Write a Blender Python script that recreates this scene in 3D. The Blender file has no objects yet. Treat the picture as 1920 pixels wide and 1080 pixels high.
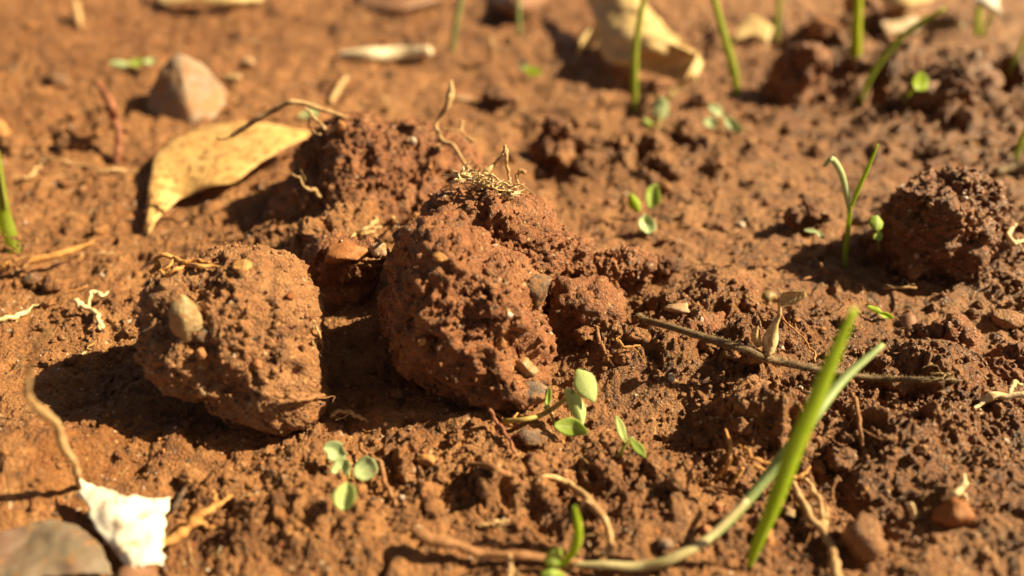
import bpy, bmesh, math, random
import numpy as np
from mathutils import Vector, Matrix
from mathutils.bvhtree import BVHTree

# ------------------------------------------------------------------ scene, camera, light
# one Blender unit is one centimetre (macro photograph of a patch of soil)
sc = bpy.context.scene
C = sc.collection
sc.unit_settings.system = 'METRIC'
sc.unit_settings.scale_length = 0.01
PW, PH = 1920.0, 1080.0
CAM_H, PITCH, FPX = 8.5, math.radians(36.0), 1507.0
cam_d = bpy.data.cameras.new('camera'); cam = bpy.data.objects.new('camera', cam_d); C.objects.link(cam)
cam.location = (0, 0, CAM_H); cam.rotation_euler = (math.pi/2-PITCH, 0, 0)
cam_d.sensor_width = 72.0; cam_d.lens = 72.0*FPX/PW
cam_d.clip_start = 0.05; cam_d.clip_end = 5000
cam_d.dof.use_dof = True; cam_d.dof.focus_distance = 12.5; cam_d.dof.aperture_fstop = 0.178
sc.camera = cam

SUN_AZ = math.atan2(0.985, 0.13)      # measured from +Y (away from the camera) towards +X
SUN_EL = math.radians(38)
world = bpy.data.worlds.new('World'); sc.world = world; world.use_nodes = True
wn = world.node_tree.nodes; wl = world.node_tree.links
sky = wn.new('ShaderNodeTexSky'); sky.sky_type = 'NISHITA'; sky.sun_disc = False
sky.sun_elevation = SUN_EL; sky.sun_rotation = SUN_AZ
sky.air_density = 0.4; sky.dust_density = 1.2; sky.ozone_density = 0.0
bg = wn['Background']; bg.inputs['Strength'].default_value = 0.05
tint = wn.new('ShaderNodeMix'); tint.data_type = 'RGBA'; tint.blend_type = 'MULTIPLY'      # warm tint added over the sky to colour the fill in shadows
tint.inputs[0].default_value = 1.0; tint.inputs[7].default_value = (1.0, 0.76, 0.50, 1)
wl.new(sky.outputs[0], tint.inputs[6]); wl.new(tint.outputs[2], bg.inputs['Color'])
sun_d = bpy.data.lights.new('sun', 'SUN'); sun = bpy.data.objects.new('sun', sun_d); C.objects.link(sun)
sun_d.energy = 5.0; sun_d.angle = math.radians(0.53); sun_d.color = (1.0, 0.80, 0.48)
S = Vector((math.sin(SUN_AZ)*math.cos(SUN_EL), math.cos(SUN_AZ)*math.cos(SUN_EL), math.sin(SUN_EL)))
sun.rotation_euler = S.to_track_quat('Z', 'Y').to_euler(); sun.location = S*60
sc.view_settings.view_transform = 'Standard'; sc.view_settings.look = 'None'
sc.view_settings.exposure = 1.4; sc.view_settings.gamma = 1.0; sc.view_settings.use_curve_mapping = False
sc.render.engine = 'CYCLES'
sc.cycles.use_denoising = True
sc.cycles.max_bounces = 6; sc.cycles.diffuse_bounces = 4; sc.cycles.glossy_bounces = 2
sc.cycles.transmission_bounces = 4; sc.cycles.transparent_max_bounces = 4

# ------------------------------------------------------------------ picture coordinates -> places
cp, sp = math.cos(PITCH), math.sin(PITCH)
def ray(px, py):
    u = (px-PW/2)/FPX; v = (PH/2-py)/FPX
    return Vector((u, cp+v*sp, -sp+v*cp))
def plane0(px, py, z=0.0):
    d = ray(px, py); t = (CAM_H-z)/-d.z
    return Vector((0, 0, CAM_H))+d*t
def atY(px, py, Y):
    d = ray(px, py); return Vector((0, 0, CAM_H))+d*(Y/d.y)

# ------------------------------------------------------------------ numpy noise
rs = np.random.RandomState(11)
PERM = np.concatenate([rs.permutation(512)]*3)
GR = rs.normal(size=(512, 3)); GR /= np.linalg.norm(GR, axis=1, keepdims=True)
def hsh(ix, iy, iz, k=0):
    return PERM[PERM[PERM[(ix+k*17) & 511]+(iy & 511)]+(iz & 511)]
def perlin(p):
    i = np.floor(p).astype(np.int64); f = p-i
    w = f*f*f*(f*(f*6-15)+10)
    out = 0
    for a in (0, 1):
        wa = w[:, 0] if a else 1-w[:, 0]
        for b in (0, 1):
            wb = w[:, 1] if b else 1-w[:, 1]
            for c in (0, 1):
                wc = w[:, 2] if c else 1-w[:, 2]
                g = GR[hsh(i[:, 0]+a, i[:, 1]+b, i[:, 2]+c)]
                out = out+wa*wb*wc*(g[:, 0]*(f[:, 0]-a)+g[:, 1]*(f[:, 1]-b)+g[:, 2]*(f[:, 2]-c))
    return out*1.5
def fbm(p, freq, octs, gain=0.5, off=0.0):
    s = 0; a = 1.0; q = p*freq+off
    for _ in range(octs):
        s = s+a*perlin(q); a *= gain; q = q*2.03+7.7
    return s
RV = rs.rand(512, 5)
def grains(p, freq, keep=1.0, k=0, flat=False):
    """height of a bed of rounded grains, one to each lattice cell, in units of the cell"""
    q = p*freq; i = np.floor(q).astype(np.int64)
    best = np.zeros(len(p))
    zr = (0,) if flat else (-1, 0, 1)
    for a in (-1, 0, 1):
        for b in (-1, 0, 1):
            for c in zr:
                j = hsh(i[:, 0]+a, i[:, 1]+b, (i[:, 2]+c) if not flat else i[:, 0]*0, k)
                R = RV[j]
                d2 = (i[:, 0]+a+R[:, 0]-q[:, 0])**2+(i[:, 1]+b+R[:, 1]-q[:, 1])**2
                if not flat: d2 = d2+(i[:, 2]+c+R[:, 2]-q[:, 2])**2
                r = 0.3+0.5*R[:, 3]
                h = np.sqrt(np.maximum(r*r-d2, 0))
                h = np.where(R[:, 4] < keep, h, 0)
                best = np.maximum(best, h)
    return best
def sstep(a, b, x):
    t = np.clip((x-a)/(b-a), 0, 1); return t*t*(3-2*t)

# ------------------------------------------------------------------ materials
def M(name):
    m = bpy.data.materials.new(name); m.use_nodes = True
    nt = m.node_tree; b = nt.nodes['Principled BSDF']
    return m, nt, b
def nd(nt, t, **kw):
    n = nt.nodes.new(t)
    for k, v in kw.items(): setattr(n, k, v)
    return n
def ramp(nt, fac, stops, interp='LINEAR'):
    r = nd(nt, 'ShaderNodeValToRGB'); r.color_ramp.interpolation = interp
    els = r.color_ramp.elements
    while len(els) < len(stops): els.new(0.5)
    for e, (p, c) in zip(els, stops): e.position = p; e.color = (*c, 1) if len(c) == 3 else c
    nt.links.new(fac, r.inputs[0]); return r.outputs[0]
def noise(nt, vec, scale, detail=4, rough=0.55, dist=0.0):
    n = nd(nt, 'ShaderNodeTexNoise'); n.inputs['Scale'].default_value = scale; n.inputs['Detail'].default_value = detail
    n.inputs['Roughness'].default_value = rough; n.inputs['Distortion'].default_value = dist
    nt.links.new(vec, n.inputs['Vector']); return n.outputs['Fac']
def mix(nt, fac, a, b, mode='MIX'):
    n = nd(nt, 'ShaderNodeMix', data_type='RGBA', blend_type=mode)
    for s, v in ((n.inputs[0], fac), (n.inputs[6], a), (n.inputs[7], b)):
        if isinstance(v, (int, float)): s.default_value = v
        elif isinstance(v, tuple): s.default_value = (*v, 1)
        else: nt.links.new(v, s)
    return n.outputs[2]
def bump(nt, b, h, dist, strength=1.0):
    n = nd(nt, 'ShaderNodeBump'); n.inputs['Distance'].default_value = dist; n.inputs['Strength'].default_value = strength
    nt.links.new(h, n.inputs['Height']); nt.links.new(n.outputs[0], b.inputs['Normal'])

def soil_mat(name, dark, mid, light, wet=0.5, speck=0.55, randomise=False, damp_shade=False):
    m, nt, b = M(name)
    tc = nd(nt, 'ShaderNodeTexCoord'); geo = nd(nt, 'ShaderNodeNewGeometry')
    vec = geo.outputs['Position']
    n1 = noise(nt, vec, 0.9, 5, 0.6); n2 = noise(nt, vec, 5.0, 5, 0.65); n3 = noise(nt, vec, 26.0, 3, 0.6)
    c = ramp(nt, n1, [(0.36, dark), (0.5, mid), (0.66, light)])
    c2 = ramp(nt, n2, [(0.34, dark), (0.52, mid), (0.70, light)])
    col = mix(nt, 0.6, c, c2)
    n4 = noise(nt, vec, 2.3, 6, 0.7, 0.5)
    col = mix(nt, ramp(nt, n4, [(0.55, (0, 0, 0)), (0.72, (0.55,)*3)]), col, (0.47, 0.27, 0.125))
    col = mix(nt, ramp(nt, n4, [(0.28, (0.6,)*3), (0.42, (0, 0, 0))]), col, (0.17, 0.055, 0.02))
    dk = ramp(nt, n3, [(0.3, (0.62, 0.55, 0.5)), (0.6, (1.1, 1.08, 1.05))])
    col = mix(nt, 0.75, col, dk, 'MULTIPLY')
    # single sand grains of other colours
    vo = nd(nt, 'ShaderNodeTexVoronoi'); vo.inputs['Scale'].default_value = 13.0; nt.links.new(vec, vo.inputs['Vector'])
    sep = nd(nt, 'ShaderNodeSeparateColor'); nt.links.new(vo.outputs['Color'], sep.inputs[0])
    gc = ramp(nt, sep.outputs[0], [(0, (0.42, 0.16, 0.04)), (0.3, (0.5, 0.3, 0.12)), (0.5, (0.28, 0.08, 0.035)), (0.7, (0.48, 0.36, 0.24)), (0.88, (0.05, 0.045, 0.045))], 'CONSTANT')
    th = nd(nt, 'ShaderNodeMath', operation='GREATER_THAN'); nt.links.new(sep.outputs[1], th.inputs[0]); th.inputs[1].default_value = 1-0.26*speck
    dt = nd(nt, 'ShaderNodeMath', operation='LESS_THAN'); nt.links.new(vo.outputs['Distance'], dt.inputs[0]); dt.inputs[1].default_value = 0.38
    mm = nd(nt, 'ShaderNodeMath', operation='MULTIPLY'); nt.links.new(th.outputs[0], mm.inputs[0]); nt.links.new(dt.outputs[0], mm.inputs[1])
    col = mix(nt, mm.outputs[0], col, gc)
    if randomise:
        oi = nd(nt, 'ShaderNodeObjectInfo')
        rc = ramp(nt, oi.outputs['Random'], [(0, (0.75, 0.7, 0.68)), (0.5, (1, 1, 1)), (1, (1.2, 1.15, 1.05))])
        col = mix(nt, 1.0, col, rc, 'MULTIPLY')
    rr = ramp(nt, n2, [(0.3, (0.56-0.34*wet,)*3), (0.7, (0.82-0.24*wet,)*3)])
    if damp_shade:                                   # moist ground and painted-in shade, both darker and shinier
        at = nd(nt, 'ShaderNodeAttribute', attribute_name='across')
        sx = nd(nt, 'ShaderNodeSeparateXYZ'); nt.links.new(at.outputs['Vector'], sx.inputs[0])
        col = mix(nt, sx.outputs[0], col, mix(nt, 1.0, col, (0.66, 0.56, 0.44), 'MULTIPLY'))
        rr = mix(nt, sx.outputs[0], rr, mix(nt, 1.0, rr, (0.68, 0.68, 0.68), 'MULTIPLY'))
    nt.links.new(col, b.inputs['Base Color'])
    nt.links.new(rr, b.inputs['Roughness'])
    b.inputs['Specular IOR Level'].default_value = 0.35+0.35*wet
    vb = nd(nt, 'ShaderNodeTexVoronoi'); vb.inputs['Scale'].default_value = 22.0; nt.links.new(vec, vb.inputs['Vector'])
    inv = nd(nt, 'ShaderNodeMath', operation='MULTIPLY_ADD'); nt.links.new(vb.outputs['Distance'], inv.inputs[0]); inv.inputs[1].default_value = -0.6
    nf = noise(nt, vec, 38.0, 3, 0.7); nt.links.new(nf, inv.inputs[2])
    bump(nt, b, inv.outputs[0], 0.05, 1.0)
    return m
D0, M0, L0 = (0.165, 0.066, 0.021), (0.31, 0.142, 0.048), (0.45, 0.230, 0.088)
MAT = {}
MAT['soil'] = soil_mat('soil', D0, M0, L0, wet=0.5, damp_shade=True)
MAT['clod'] = soil_mat('clod_soil', (0.20, 0.085, 0.030), (0.34, 0.160, 0.062), (0.47, 0.25, 0.11), wet=0.5, speck=0.8)
MAT['clod_red'] = soil_mat('red_clod_soil', (0.17, 0.06, 0.02), (0.30, 0.118, 0.042), (0.42, 0.18, 0.072), wet=0.55, speck=0.7)
MAT['clod_dark'] = soil_mat('dark_clod_soil', (0.13, 0.046, 0.014), (0.23, 0.09, 0.029), (0.36, 0.155, 0.056), wet=0.6, speck=0.9)
MAT['crumb'] = soil_mat('crumb_soil', D0, M0, L0, wet=0.55, randomise=True)

def stone_mat(name, c1, c2, rough=0.4, scale=6.0, rand=None, trans=0.0, bumpd=0.012, film=0.85):
    m, nt, b = M(name)
    tc = nd(nt, 'ShaderNodeTexCoord'); vec = tc.outputs['Object']
    n = noise(nt, vec, scale, 5, 0.62); n2 = noise(nt, vec, scale*6, 3, 0.6)
    col = ramp(nt, n, [(0.32, c1), (0.68, c2)])
    col = mix(nt, 0.5, col, ramp(nt, n2, [(0.3, (0.6, 0.55, 0.5)), (0.65, (1.1, 1.1, 1.1))]), 'MULTIPLY')
    # clinging soil film
    ns = noise(nt, vec, scale*1.3, 6, 0.72, 0.4)
    col = mix(nt, ramp(nt, ns, [(0.42, (0, 0, 0)), (0.58, (film,)*3)]), col, M0)
    if rand:
        oi = nd(nt, 'ShaderNodeObjectInfo')
        col = mix(nt, 1.0, col, ramp(nt, oi.outputs['Random'], rand), 'MULTIPLY')
    nt.links.new(col, b.inputs['Base Color']); nt.links.new(ramp(nt, ns, [(0.42, (rough,)*3), (0.58, (0.85,)*3)]), b.inputs['Roughness'])
    if trans: b.inputs['Transmission Weight'].default_value = trans
    bump(nt, b, n2, bumpd*2, 0.9)
    return m
MAT['amber'] = stone_mat('amber_stone', (0.32, 0.13, 0.035), (0.50, 0.26, 0.08), 0.5, 5, [(0, (0.8, 0.6, 0.5)), (0.5, (1, 1, 1)), (1, (1.15, 1.25, 1.3))])
MAT['redstone'] = stone_mat('red_stone', (0.28, 0.10, 0.04), (0.38, 0.16, 0.07), 0.7, 5)
MAT['tanstone'] = stone_mat('tan_stone', (0.33, 0.22, 0.13), (0.48, 0.35, 0.23), 0.65, 3)
MAT['conestone'] = stone_mat('cone_stone_skin', (0.20, 0.145, 0.10), (0.36, 0.30, 0.235), 0.8, 1.6, film=0.75)
MAT['greystone'] = stone_mat('grey_stone', (0.10, 0.085, 0.075), (0.22, 0.18, 0.15), 0.65, 5)
MAT['darkstone'] = stone_mat('dark_stone', (0.04, 0.032, 0.028), (0.11, 0.075, 0.055), 0.6, 6)
MAT['palestone'] = stone_mat('pale_stone', (0.30, 0.23, 0.12), (0.42, 0.32, 0.17), 0.55, 3)
MAT['quartz'] = stone_mat('quartz', (0.5, 0.42, 0.34), (0.72, 0.66, 0.58), 0.15, 8, bumpd=0.004)

def fibre_mat(name, c1, c2, scale=7.0, rough=0.7, spots=None):
    m, nt, b = M(name)
    geo = nd(nt, 'ShaderNodeNewGeometry'); vec = geo.outputs['Position']
    n = noise(nt, vec, scale, 4, 0.6); n2 = noise(nt, vec, scale*5, 3, 0.6)
    col = ramp(nt, n, [(0.32, c1), (0.65, c2)])
    col = mix(nt, 0.6, col, ramp(nt, n2, [(0.35, (0.5, 0.42, 0.36)), (0.6, (1.08,)*3)]), 'MULTIPLY')
    nt.links.new(col, b.inputs['Base Color']); b.inputs['Roughness'].default_value = rough
    b.inputs['Specular IOR Level'].default_value = 0.3
    bump(nt, b, n2, 0.02, 0.8)
    return m
MAT['root_tan'] = fibre_mat('tan_root', (0.33, 0.19, 0.08), (0.60, 0.42, 0.21))
MAT['root_pale'] = fibre_mat('pale_root', (0.56, 0.42, 0.21), (0.80, 0.66, 0.40))
MAT['root_cream'] = fibre_mat('cream_stick', (0.62, 0.50, 0.32), (0.82, 0.74, 0.55), 3)
MAT['root_brown'] = fibre_mat('brown_root', (0.20, 0.09, 0.035), (0.38, 0.20, 0.09))
MAT['root_orange'] = fibre_mat('orange_root', (0.38, 0.17, 0.045), (0.60, 0.33, 0.11))
MAT['root_red'] = fibre_mat('red_root', (0.16, 0.05, 0.028), (0.34, 0.15, 0.08))
MAT['stem_grey'] = fibre_mat('grey_stem', (0.10, 0.065, 0.035), (0.24, 0.17, 0.09))
MAT['fuzz'] = fibre_mat('fuzz', (0.25, 0.17, 0.09), (0.42, 0.31, 0.17))
MAT['straw'] = fibre_mat('straw', (0.42, 0.28, 0.11), (0.66, 0.49, 0.23), 5)
MAT['dark_twig'] = fibre_mat('dark_twig', (0.06, 0.04, 0.03), (0.15, 0.09, 0.06))

def leaf_mat(name, c1, c2, trans=0.35, tcol=None, soil=0.0, scale=2.0, rough=0.5, veins=0.0, midrib=0.0):
    m, nt, b = M(name)
    geo = nd(nt, 'ShaderNodeNewGeometry'); vec = geo.outputs['Position']
    tc = nd(nt, 'ShaderNodeTexCoord')
    n = noise(nt, vec, scale, 5, 0.6); n2 = noise(nt, vec, scale*9, 3, 0.6)
    col = ramp(nt, n, [(0.3, c1), (0.7, c2)])
    col = mix(nt, 0.35, col, ramp(nt, n2, [(0.35, (0.7, 0.66, 0.6)), (0.6, (1.05,)*3)]), 'MULTIPLY')
    if veins:
        at = nd(nt, 'ShaderNodeAttribute', attribute_name='across')
        w = nd(nt, 'ShaderNodeTexWave'); w.inputs['Scale'].default_value = veins; w.inputs['Distortion'].default_value = 0.4
        nt.links.new(at.outputs['Vector'], w.inputs['Vector'])
        col = mix(nt, 0.6, col, ramp(nt, w.outputs['Fac'], [(0.1, (0.66, 0.72, 0.55)), (0.6, (1.08,)*3)]), 'MULTIPLY')
    if midrib:
        at = nd(nt, 'ShaderNodeAttribute', attribute_name='across'); sx = nd(nt, 'ShaderNodeSeparateXYZ'); nt.links.new(at.outputs['Vector'], sx.inputs[0])
        sy = nd(nt, 'ShaderNodeMath', operation='MULTIPLY_ADD'); nt.links.new(n2, sy.inputs[0]); sy.inputs[1].default_value = 0.08; nt.links.new(sx.outputs[0], sy.inputs[2])
        col = mix(nt, ramp(nt, sy.outputs[0], [(0.47, (0, 0, 0)), (0.53, (midrib,)*3), (0.55, (midrib,)*3), (0.62, (0, 0, 0))]), col, (0.80, 0.84, 0.55))
        col = mix(nt, ramp(nt, sx.outputs[0], [(0.0, (.5,)*3), (0.08, (0, 0, 0)), (0.92, (0, 0, 0)), (1.0, (.5,)*3)]), col, (0.36, 0.22, 0.10))
    if soil:
        ns = noise(nt, vec, 4.5, 6, 0.7, 0.3)
        f = ramp(nt, ns, [(0.62-soil*0.16, (0, 0, 0)), (0.72-soil*0.1, (0.85,)*3)])
        col = mix(nt, f, col, M0)
    nt.links.new(col, b.inputs['Base Color']); b.inputs['Roughness'].default_value = rough
    b.inputs['Specular IOR Level'].default_value = 0.35
    tr = nd(nt, 'ShaderNodeBsdfTranslucent')
    if tcol: nt.links.new(mix(nt, 0.7, col, tcol), tr.inputs['Color'])
    else: nt.links.new(col, tr.inputs['Color'])
    ms = nd(nt, 'ShaderNodeMixShader'); ms.inputs[0].default_value = trans
    nt.links.new(b.outputs[0], ms.inputs[1]); nt.links.new(tr.outputs[0], ms.inputs[2])
    nt.links.new(ms.outputs[0], nt.nodes['Material Output'].inputs['Surface'])
    bump(nt, b, n2, 0.012, 0.5)
    return m
MAT['leaf_tan'] = leaf_mat('tan_dry_leaf', (0.74, 0.45, 0.155), (0.86, 0.60, 0.25), 0.2, soil=0.95)
MAT['leaf_straw'] = leaf_mat('straw_dry_leaf', (0.62, 0.44, 0.19), (0.80, 0.63, 0.33), 0.3)
MAT['leaf_white'] = leaf_mat('bleached_leaf', (0.76, 0.70, 0.56), (0.88, 0.85, 0.76), 0.15, soil=0.12, rough=0.35)
MAT['leaf_chalk'] = leaf_mat('flaky_bleached_leaf', (0.78, 0.72, 0.56), (0.90, 0.87, 0.78), 0.1, soil=0.55, rough=0.6, scale=3)
MAT['leaf_brown'] = leaf_mat('brown_dry_leaf', (0.20, 0.10, 0.055), (0.32, 0.18, 0.11), 0.1, soil=0.3, rough=0.4)
MAT['leaf_grey'] = leaf_mat('grey_brown_leaf', (0.17, 0.145, 0.10), (0.155, 0.09, 0.066), 0.03, soil=0.4, rough=0.6, scale=1.6)
MAT['leaf_olive'] = leaf_mat('olive_old_leaf', (0.17, 0.12, 0.045), (0.27, 0.20, 0.08), 0.05, soil=1.0)
MAT['grass'] = leaf_mat('bright_grass', (0.40, 0.56, 0.03), (0.50, 0.66, 0.05), 0.5, (0.62, 0.80, 0.03), veins=9, scale=3)
MAT['grass_grey'] = leaf_mat('grey_green_grass', (0.32, 0.44, 0.17), (0.42, 0.53, 0.24), 0.35, veins=7, scale=3)
MAT['grass_far'] = leaf_mat('green_grass', (0.36, 0.46, 0.06), (0.48, 0.55, 0.10), 0.5, (0.6, 0.70, 0.05), veins=5, scale=3)
MAT['grass_lime'] = leaf_mat('lime_grass', (0.42, 0.50, 0.02), (0.52, 0.58, 0.04), 0.45, (0.6, 0.66, 0.02), veins=5, scale=3)
MAT['stem_pale'] = leaf_mat('pale_shoot', (0.48, 0.42, 0.20), (0.62, 0.55, 0.32), 0.2, scale=2)
MAT['seed_pale'] = leaf_mat('pale_seedling_leaf', (0.52, 0.66, 0.24), (0.62, 0.74, 0.32), 0.4, (0.66, 0.8, 0.2), soil=0.22, scale=5, midrib=0.45)
MAT['seed_green'] = leaf_mat('green_seedling_leaf', (0.34, 0.50, 0.08), (0.46, 0.60, 0.13), 0.4, (0.55, 0.72, 0.06), soil=0.22, scale=5, midrib=0.45)
MAT['seed_mint'] = leaf_mat('mint_seedling_leaf', (0.46, 0.60, 0.30), (0.58, 0.70, 0.38), 0.35, soil=0.2, scale=5, midrib=0.4)
MAT['seed_stem'] = leaf_mat('seedling_stem', (0.42, 0.30, 0.08), (0.50, 0.42, 0.12), 0.25, scale=4)

# ------------------------------------------------------------------ mesh helpers
def link(name, verts, faces, mat, parent=None, base=None, smooth=True, attr=None):
    """one mesh object; its origin lies at base (or at its parent's origin)"""
    v = np.asarray(verts, dtype=np.float64)
    if parent is not None:
        o0 = np.array(parent.matrix_world.translation if parent.parent is None else parent.parent.location)
        if parent.parent is not None: o0 = o0+np.array(parent.location)
        v = v-o0; loc = (0, 0, 0)
    else:
        if base is None: base = (v[:, 0].mean(), v[:, 1].mean(), v[:, 2].min())
        v = v-np.array(base); loc = tuple(base)
    me = bpy.data.meshes.new(name)
    if isinstance(faces, np.ndarray):
        n = len(faces); k = faces.shape[1]
        me.vertices.add(len(v)); me.vertices.foreach_set('co', v.astype(np.float32).ravel())
        me.loops.add(n*k); me.loops.foreach_set('vertex_index', faces.astype(np.int32).ravel())
        me.polygons.add(n); me.polygons.foreach_set('loop_start', np.arange(0, n*k, k, dtype=np.int32))
        me.update(calc_edges=True); me.validate()
    else:
        me.from_pydata(v.tolist(), [], faces)
    if smooth: me.polygons.foreach_set('use_smooth', np.ones(len(me.polygons), dtype=bool))
    if attr is not None:
        a = me.attributes.new('across', 'FLOAT_VECTOR', 'POINT'); a.data.foreach_set('vector', np.asarray(attr, dtype=np.float32).ravel())
    me.materials.append(MAT[mat] if isinstance(mat, str) else mat)
    o = bpy.data.objects.new(name, me); C.objects.link(o); o.location = loc
    if parent is not None: o.parent = parent
    return o
def tag(o, label, cat, group=None, kind=None):
    if label: o['label'] = label
    if cat: o['category'] = cat
    if group: o['group'] = group
    if kind: o['kind'] = kind
    return o
def thing(name, base, label, cat, group=None):
    o = bpy.data.objects.new(name, None); C.objects.link(o)
    o.location = base; o.empty_display_size = 0.3
    bpy.context.view_layer.update()
    return tag(o, label, cat, group)

def crom(pts, n):
    """Catmull-Rom through pts (k x d), n samples"""
    P = np.asarray(pts, dtype=np.float64); k = len(P)
    if k == 2: return P[0]+(P[1]-P[0])*np.linspace(0, 1, n)[:, None]
    Q = np.vstack([2*P[0]-P[1], P, 2*P[-1]-P[-2]])
    t = np.linspace(0, k-1, n); i = np.minimum(t.astype(int), k-2); f = (t-i)[:, None]
    a, b, c, d = Q[i], Q[i+1], Q[i+2], Q[i+3]
    return 0.5*((2*b)+(c-a)*f+(2*a-5*b+4*c-d)*f*f+(3*b-a-3*c+d)*f**3)
def tube(pts, radii, n=26, seg=8, wob=0.0, seed=0, knob=0.0):
    """tapered, slightly crooked tube with closed rounded ends"""
    P = crom(pts, n); R = crom(np.asarray(radii, dtype=float)[:, None], n)[:, 0] if len(radii) == len(pts) else np.interp(np.linspace(0, 1, n), np.linspace(0, 1, len(radii)), radii)
    r = np.random.RandomState(seed+5)
    if wob: 
        w = np.stack([perlin(np.stack([np.arange(n)*(7.0/n)+seed*3.1+k*9, np.full(n, 0.5+k), np.full(n, 0.3)], 1)) for k in range(3)], 1)
        P = P+w*wob*np.minimum(1, np.minimum(np.arange(n), n-1-np.arange(n))/3.0)[:, None]
    if knob: R = R*(1+knob*np.convolve(r.uniform(-1, 1, n+4), [.1, .25, .3, .25, .1], 'valid')*1.6)
    T = np.gradient(P, axis=0); T /= np.linalg.norm(T, axis=1, keepdims=True)+1e-9
    nrm = np.cross(T[0], (0.3, 0.2, 1.0)); nrm /= np.linalg.norm(nrm)
    V = []; F = []
    for i in range(n):
        nrm = nrm-T[i]*np.dot(nrm, T[i]); nrm /= np.linalg.norm(nrm)+1e-9
        bn = np.cross(T[i], nrm)
        for s in range(seg):
            a = 2*math.pi*s/seg
            V.append(P[i]+R[i]*(math.cos(a)*nrm+math.sin(a)*bn))
        if i:
            for s in range(seg):
                F.append(((i-1)*seg+s, (i-1)*seg+(s+1) % seg, i*seg+(s+1) % seg, i*seg+s))
    V.append(P[0]-T[0]*R[0]*0.7); V.append(P[-1]+T[-1]*R[-1]*0.7)
    a0, a1 = len(V)-2, len(V)-1
    for s in range(seg):
        F.append((a0, (s+1) % seg, s)); F.append((a1, (n-1)*seg+s, (n-1)*seg+(s+1) % seg))
    return np.array(V), F
def join(parts):
    V = []; F = []; o = 0
    for v, f in parts:
        V.append(v); F += [tuple(int(i)+o for i in g) for g in f]; o += len(v)
    return np.vstack(V), F
def sheet(G, thick=0.02):
    """closed thin solid over a grid of points G (rows x cols x 3)"""
    r, c, _ = G.shape
    du = np.gradient(G, axis=0); dv = np.gradient(G, axis=1)
    N = np.cross(du, dv); N /= np.linalg.norm(N, axis=2, keepdims=True)+1e-9
    th = np.full((r, c), thick/2); th[0] = th[-1] = thick*0.15; th[:, 0] = th[:, -1] = thick*0.15
    A = (G+N*th[..., None]).reshape(-1, 3); B = (G-N*th[..., None]).reshape(-1, 3)
    F = []; o = r*c
    for i in range(r-1):
        for j in range(c-1):
            a = i*c+j; F.append((a, a+c, a+c+1, a+1)); F.append((o+a, o+a+1, o+a+c+1, o+a+c))
    for i in range(r-1):
        a = i*c; F.append((a, o+a, o+a+c, a+c)); a = i*c+c-1; F.append((a, a+c, o+a+c, o+a))
    for j in range(c-1):
        a = j; F.append((a, a+1, o+a+1, o+a)); a = (r-1)*c+j; F.append((a, o+a, o+a+1, a+1))
    uu, vv = np.meshgrid(np.linspace(0, 1, c), np.linspace(0, 1, r))
    at = np.stack([uu, vv*0, vv*0], 2).reshape(-1, 3)
    return np.vstack([A, B]), F, np.vstack([at, at])
def patch(rows, nr=24, nc=18, rough=0.0, seed=0, ragged=0.0):
    """smooth sheet through rows of points"""
    R = [crom(r, nc) for r in rows]
    G = np.stack([crom(np.stack([r[j] for r in R]), nr) for j in range(nc)], 1)
    if rough:
        p = G.reshape(-1, 3)+seed*3.7
        G = G+np.array([0, -0.3, 0.9])*(fbm(p, 1.6, 3)*rough).reshape(nr, nc, 1)
    if ragged:
        k = np.linspace(0, 9, nc); e = perlin(np.stack([k, k*0+seed, k*0], 1))*ragged
        G[0] += (G[1]-G[0])*e[:, None]*4; G[-1] += (G[-2]-G[-1])*e[::-1, None]*4
        k = np.linspace(0, 9, nr); e = perlin(np.stack([k, k*0+seed+4, k*0], 1))*ragged
        G[:, 0] += (G[:, 1]-G[:, 0])*e[:, None]*4; G[:, -1] += (G[:, -2]-G[:, -1])*e[::-1, None]*4
    return G
def ribbon(pts, widths, side=(1, 0, 0), cup=0.15, twist=0.0, n=30, nc=7, thick=0.012, facing=None):
    P = crom(pts, n); W = np.interp(np.linspace(0, 1, n), np.linspace(0, 1, len(widths)), widths)
    k = np.ones(3)/3; W[1:-1] = np.convolve(W, k, 'same')[1:-1]
    T = np.gradient(P, axis=0); T /= np.linalg.norm(T, axis=1, keepdims=True)+1e-9
    G = np.zeros((n, nc, 3)); s0 = np.array(side, dtype=float)
    for i in range(n):
        if facing is not None: s0 = np.cross(np.array(facing, dtype=float), T[i])
        s = s0-T[i]*np.dot(s0, T[i]); s /= np.linalg.norm(s)+1e-9
        b = np.cross(T[i], s); a = twist*i/(n-1)
        s, b = s*math.cos(a)+b*math.sin(a), b*math.cos(a)-s*math.sin(a)
        for j in range(nc):
            x = 2*j/(nc-1)-1
            G[i, j] = P[i]+s*x*W[i]/2+b*cup*W[i]*(abs(x)**1.4-0.5)
    return sheet(G, thick)

def ico(level):
    bm = bmesh.new(); bmesh.ops.create_icosphere(bm, subdivisions=level, radius=1.0)
    bm.verts.ensure_lookup_table()
    v = np.array([x.co[:] for x in bm.verts]); f = np.array([[q.index for q in p.verts] for p in bm.faces]); bm.free()
    return v, f
ICO = {k: ico(k) for k in (1, 2, 3, 4, 5, 6, 7)}
def vnormals(v, f):
    fn = np.cross(v[f[:, 1]]-v[f[:, 0]], v[f[:, 2]]-v[f[:, 0]])
    n = np.zeros_like(v)
    for k in range(3):
        for c in range(3): n[:, c] += np.bincount(f[:, k], weights=fn[:, c], minlength=len(v))
    return n/(np.linalg.norm(n, axis=1, keepdims=True)+1e-12)

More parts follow.
